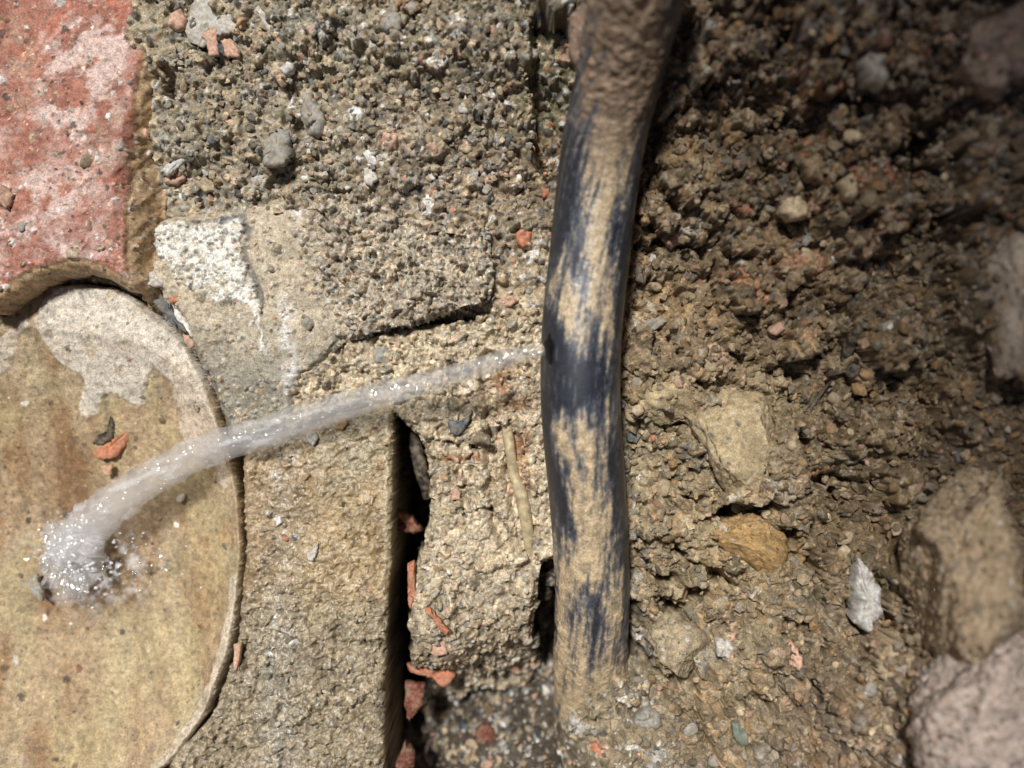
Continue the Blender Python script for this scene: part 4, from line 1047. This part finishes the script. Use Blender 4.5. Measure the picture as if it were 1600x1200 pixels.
stone(1308, 404, 20, 18, 0, "white", "round white pebble on the dark middle bank", tall=.9, sink=0)
stone(1392, 510, 12, 12, 0, "white", "tiny white pebble beside the black root on the bank", sink=0)
shard([(1006, 504), (1030, 494), (1042, 502), (1022, 516), (1004, 516)], .004, "grey", "pale grey sliver in the earth beside the leak", name="stone_sliver", cat="stone", lift=.0008)
shard([(1118, 1000), (1136, 996), (1148, 1012), (1136, 1028), (1118, 1022)], .007, "pale", "pale stone on the lower bank", name="stone", cat="stone", lift=.0008)
shard([(1216, 1004), (1236, 1000), (1252, 1026), (1246, 1046), (1226, 1034)], .008, "salmon", "brownish pink stone on the lower bank", name="stone", cat="stone", lift=.0008)
shard([(992, 1118), (1012, 1100), (1030, 1110), (1036, 1132), (1010, 1140), (990, 1130)], .008, "grey", "grey stone below the end of the pipe", name="stone", cat="stone", lift=.0008)
shard([(978, 676), (992, 672), (1002, 680), (994, 692), (980, 690)], .006, "blue", "dark blue-grey chip beside the pipe below the leak", name="slate_chip", cat="slate", lift=.0006)
shard([(1014, 672), (1026, 668), (1030, 684), (1018, 690)], .004, "orange", "small orange crumb in the earth below the leak", name="brick_crumb", cat="brick crumb", lift=.0008)
shard([(582, 545), (600, 540), (616, 552), (606, 570), (586, 566)], .004, "grey", "smooth grey stone in the mortar above the jet", name="stone", cat="stone")
shard([(478, 676), (492, 674), (498, 684), (490, 696), (478, 690)], .003, "white", "white china chip on the brick just below the jet", name="china_chip", cat="china")
stone(462, 676, 12, 10, 0, "salmon", "tiny pink pebble on the brick beside the white china chip")
shard([(526, 660), (538, 652), (544, 660), (536, 672), (526, 672)], .003, "ochre", "yellowish chip on the brick under the jet", name="stone_chip", cat="stone")
shard([(427, 810), (438, 806), (442, 816), (434, 822)], .003, "white", "white chip in the wet strip of the brick", name="stone_chip", cat="stone")
stone(446, 841, 12, 12, 0, "orange", "tiny red pebble in the wet strip of the brick")
shard([(480, 866), (490, 858), (498, 846), (496, 862), (490, 876), (482, 876)], .003, "pale", "forked pale chip on the middle of the brick", name="stone_chip", cat="stone")
shard([(366, 1006), (378, 1004), (376, 1030), (370, 1050), (366, 1040)], .004, "salmon", "orange-brown splinter in the gap between basin and brick", name="clay_splinter", cat="splinter", z=-.008)

# pale root, dark root, curled shell
def tube_thing(name, pts, rad, mat, label, cat, n=80, seg=14, noise=.12, seed=1, cols=None):
    q = resample(pts, n); pth = np.array([P(*p) for p in q])
    rr = np.interp(np.linspace(0, 1, n), np.linspace(0, 1, len(rad)), rad)[:, None] * S * (1 + noise * fbm(np.arange(n)[:, None] * 9.0 + np.zeros((1, seg)), np.arange(seg)[None, :] * 12.0 + np.zeros((n, 1)), 40, 3, seed))
    v_, _ = sweep(pth, seg, rr)
    vv = np.vstack([v_.reshape(-1, 3), pth[:1], pth[-1:]]); f = tube_faces(n, seg)
    capf = [(n * seg, (j + 1) % seg, j, j) for j in range(seg)] + [(n * seg + 1, (n - 1) * seg + j, (n - 1) * seg + (j + 1) % seg, (n - 1) * seg + (j + 1) % seg) for j in range(seg)]
    me = bpy.data.meshes.new(name)
    me.from_pydata([tuple(a) for a in vv], [], [tuple(a) for a in f] + [tuple(dict.fromkeys(c)) for c in capf]); me.update()
    me.polygons.foreach_set("use_smooth", np.ones(len(me.polygons), bool)); me.materials.append(mat)
    o = bpy.data.objects.new(name, me); C.objects.link(o)
    return tag(o, label, cat)
M_ROOT = stone_material("pale_root_skin", srgb(196, 176, 130), .3, .55, 400)
M_DROOT = stone_material("dark_root_bark", srgb(52, 48, 44), .4, .6, 500)
zz = lambda a, b, d=0.0: (a, b, surf(a, b) + d)
tube_thing("root", [(792, 668, -.013), (797, 700, -.010), (803, 740, -.0115), (816, 780, -.0105), (824, 830, -.012), (828, 872, -.016)], [8, 9, 8, 10, 11, 9, 6], M_ROOT, "pale cream root lying in the groove of the mortar lump", "root", seed=5)
tube_thing("root", [zz(1352, 492, .001), zz(1338, 520, .001), zz(1322, 552, .001), zz(1300, 590, .000)], [3, 8, 9, 4], M_DROOT, "short black root on the brown bank", "root", seed=6, noise=.3)
tube_thing("root", [zz(1298, 596, .001), zz(1270, 632, .001), zz(1246, 672, .001), zz(1222, 716, .0)], [2, 4, 5, 2], M_DROOT, "thin grey root running down beside the pale sandy clod", "root", seed=7, noise=.3)
tube_thing("root", [(648, 668, -.03), (650, 700, -.028), (660, 740, -.03), (668, 778, -.034)], [6, 11, 12, 7], M_DROOT, "black root hanging deep inside the crack", "root", seed=8)
sh = [(738, 693), (744, 687), (752, 684), (760, 687), (765, 694)]
tube_thing("snail_shell", [(a, b, -.004 + .0006 * i) for i, (a, b) in enumerate(sh)], [2, 6, 8, 8, 3], stone_material("shell", srgb(128, 112, 96), .2, .35), "small curled grey-brown shell above the slot in the mortar lump", "shell", seed=9)

# ---------------------------------------------------------------- pebbles one could count: the largest of the loose gravel
ZONES = [
    ((270, 0, 815, 300), 105, (11, 24), ["tan", "grey", "buff", "pale", "dark", "blue", "salmon", "olive"], [5, 4, 3, 1.5, 2, 1.6, .8, 2], "set in the gravel shelf above the slab", "gravel shelf pebbles"),
    ((990, 20, 1500, 620), 70, (13, 34), ["brown", "tan", "ochre", "grey", "salmon", "dark"], [5, 3, 2.5, 1, .6, 1], "in the dark upper bank right of the pipe", "upper bank pebbles"),
    ((985, 620, 1400, 1190), 75, (13, 34), ["tan", "buff", "ochre", "brown", "grey", "pale", "blue", "salmon"], [5, 3, 2, 2.5, 1.5, .8, .5, .6], "in the sandy lower bank right of the pipe", "lower bank pebbles"),
    ((640, 1070, 880, 1195), 16, (12, 30), ["grey", "tan", "brown", "dark", "red"], [3, 2, 2, 2, 1], "in the shaded hollow below the mortar lump", "shaded hollow pebbles"),
    ((880, 1050, 985, 1195), 12, (12, 28), ["tan", "buff", "grey", "pale"], [3, 2, 2, 1], "heaped around the buried end of the pipe", "pipe end pebbles"),
]
WORD = {"tan": "tan", "grey": "grey", "buff": "buff", "pale": "pale", "dark": "blackish", "blue": "blue-grey", "salmon": "pinkish", "olive": "olive", "brown": "brown", "ochre": "ochre", "red": "dark red"}
MARKS = [(340, 20, "pale flake"), (330, 66, "salmon chip on the pale flake"), (418, 30, "pale splinter"), (448, 106, "white stone chip"), (492, 182, "long grey stone"), (436, 230, "broad grey stone"),
         (280, 254, "white mortar chip"), (322, 290, "buff chip above the slab"), (376, 302, "shiny black pebble"), (578, 246, "thin white chip"), (580, 276, "pale chip on the shelf"), (610, 36, "high grey stone"),
         (828, 150, "dark recess by the pipe"), (700, 320, "pebbly end of the slab"), (240, 150, "terracotta side"), (700, 10, "top edge of the gravel shelf"), (1362, 112, "pale stone in the upper bank"), (1240, 326, "rounded buff stone"),
         (1270, 264, "brown bank stone"), (1324, 292, "narrow tan stone"), (1050, 370, "pink stone"), (1020, 404, "white pebble by the pipe"), (1308, 404, "round white pebble"), (1392, 510, "tiny white pebble"), (1326, 540, "black root"),
         (1022, 506, "pale sliver beside the leak"), (1158, 695, "pale sandy clod"), (1168, 848, "ochre clod"), (1355, 930, "white pointed stone"), (1500, 868, "large brown clod"), (1560, 1100, "greyish corner clod"), (1590, 470, "blurred edge clod"),
         (1560, 80, "dark reddish clod"), (1055, 1010, "small sandy clod"), (1040, 630, "sandy clod beside the leak"), (1132, 1012, "pale lower stone"), (1234, 1022, "brownish pink stone"), (1012, 1120, "grey stone below the pipe end"),
         (1156, 1146, "blue-green stone"), (932, 1168, "smooth orange pebble"), (890, 1050, "orange crumb by the pipe end"), (690, 1052, "orange brick fragment"), (760, 1150, "dark red brick lump"), (1022, 678, "small orange crumb"), (1005, 160, "upper pipe"), (960, 1010, "lower pipe")]
seen_labels = {}
for (x0, y0, x1, y1), n, (lo, hi), cs, ws, where, grp in ZONES:
    for _ in range(n):
        a, b = rng.uniform(x0, x1), rng.uniform(y0, y1)
        if A.at(a, b) or T.at(a, b) or (a < 985 + .12 * (600 - b) * (b < 600) and a > 850 and b < 1040): continue
        c = cs[rng.choice(len(cs), p=np.array(ws) / sum(ws))]
        w = lo + (hi - lo) * rng.random() ** 1.8
        d_ = [math.hypot(a - m[0], b - m[1]) for m in MARKS]; near_ = int(np.argmin(d_)); mk_ = MARKS[near_]
        for near_ in np.argsort(d_)[:6]:
            mk_ = MARKS[near_]; lab_ = None
            dx_, dy_ = a - mk_[0], b - mk_[1]
            way = ("right of" if dx_ > 0 else "left of") if abs(dx_) > 1.6 * abs(dy_) else ("below" if dy_ > 0 else "above") if abs(dy_) > 1.6 * abs(dx_) else ("below right of" if dy_ > 0 else "above right of") if dx_ > 0 else ("below left of" if dy_ > 0 else "above left of")
            sz = "tiny" if w < lo + .12 * (hi - lo) else "small" if w < lo + .45 * (hi - lo) else "larger"
            dist = "just " if d_[near_] < 60 else "some way " if d_[near_] < 120 else "well "
            lab_ = f"{sz} {WORD[c]} pebble {dist}{way} the {mk_[2]}"
            if lab_ not in seen_labels: break
        seen_labels[lab_] = 1
        stone(a, b, w, w * rng.uniform(.6, .95), rng.uniform(0, 3.1), c, lab_, group=grp, tall=rng.uniform(.6, .95), sink=.35, tilt=.35)

# ---------------------------------------------------------------- loose crumbs too small to count
def crumbs(name, n, box, size, names, weights, label, seed, parent=None, mixb=.5):
    rg = np.random.default_rng(seed)
    tm = [stone_mesh(3000 + q, flat=.6 + .3 * (q % 3) / 2, sub=1, cuts=6) for q in range(16)]
    vs, fs, cs = [], [], []; base = 0
    for _ in range(n):
        a, b = rg.uniform(box[0], box[2]), rg.uniform(box[1], box[3])
        h = E.at(a, b)
        if h is None or A.at(a, b) or L_.at(a, b) or B.at(a, b) or T.at(a, b): continue
        z0 = h[2]; r = (size[0] + (size[1] - size[0]) * rg.random() ** 2.5) / 2 * S
        v_, f_ = tm[rg.integers(16)]
        v_ = v_ * np.array([1, rg.uniform(.5, 1.0), 1]) + rg.normal(0, .10, v_.shape)
        t = rg.uniform(0, 6.28); c_, s_ = math.cos(t), math.sin(t)
        p = v_ * r; p = np.stack([p[:, 0] * c_ - p[:, 1] * s_, p[:, 0] * s_ + p[:, 1] * c_, p[:, 2] + .3 * p[:, 0] * rg.normal()], 1) + np.array(P(a, b, z0 + r * .02))
        c = (pick(rg, names, weights) * (1 - mixb) + ecol_ref[h[0], h[1]] * mixb) * rg.uniform(.7, 1.25)
        vs.append(p); fs.append(f_ + base); cs.append(np.tile(c, (len(p), 1))); base += len(p)
    o = mesh_obj(name, np.vstack(vs), np.vstack(fs), M_EARTH, smooth=False, col=np.vstack(cs), wet=np.full(base, .15))
    return tag(o, label, "gravel", kind="stuff")
crumbs("gravel", 1500, (250, -20, 835, 330), (5, 15), ["tan", "grey", "buff", "pale", "dark", "blue", "salmon", "olive", "orange"], [5, 4, 3, 1.6, 2.2, 1.6, .8, 2, .3], "loose gravel and grit on the shelf above the slab", 41)
crumbs("soil_crumbs", 5200, (960, -20, 1620, 1220), (6, 20), ["tan", "brown", "ochre", "buff", "grey", "dark", "salmon"], [4, 4, 3, 1.5, 1, 1, .5], "loose crumbs of soil all over the bank right of the pipe", 42, mixb=.65)
print("objects", len(bpy.data.objects), "tris", sum(len(o.data.loops) - 2 * len(o.data.polygons) for o in bpy.data.objects if o.type == 'MESH'))
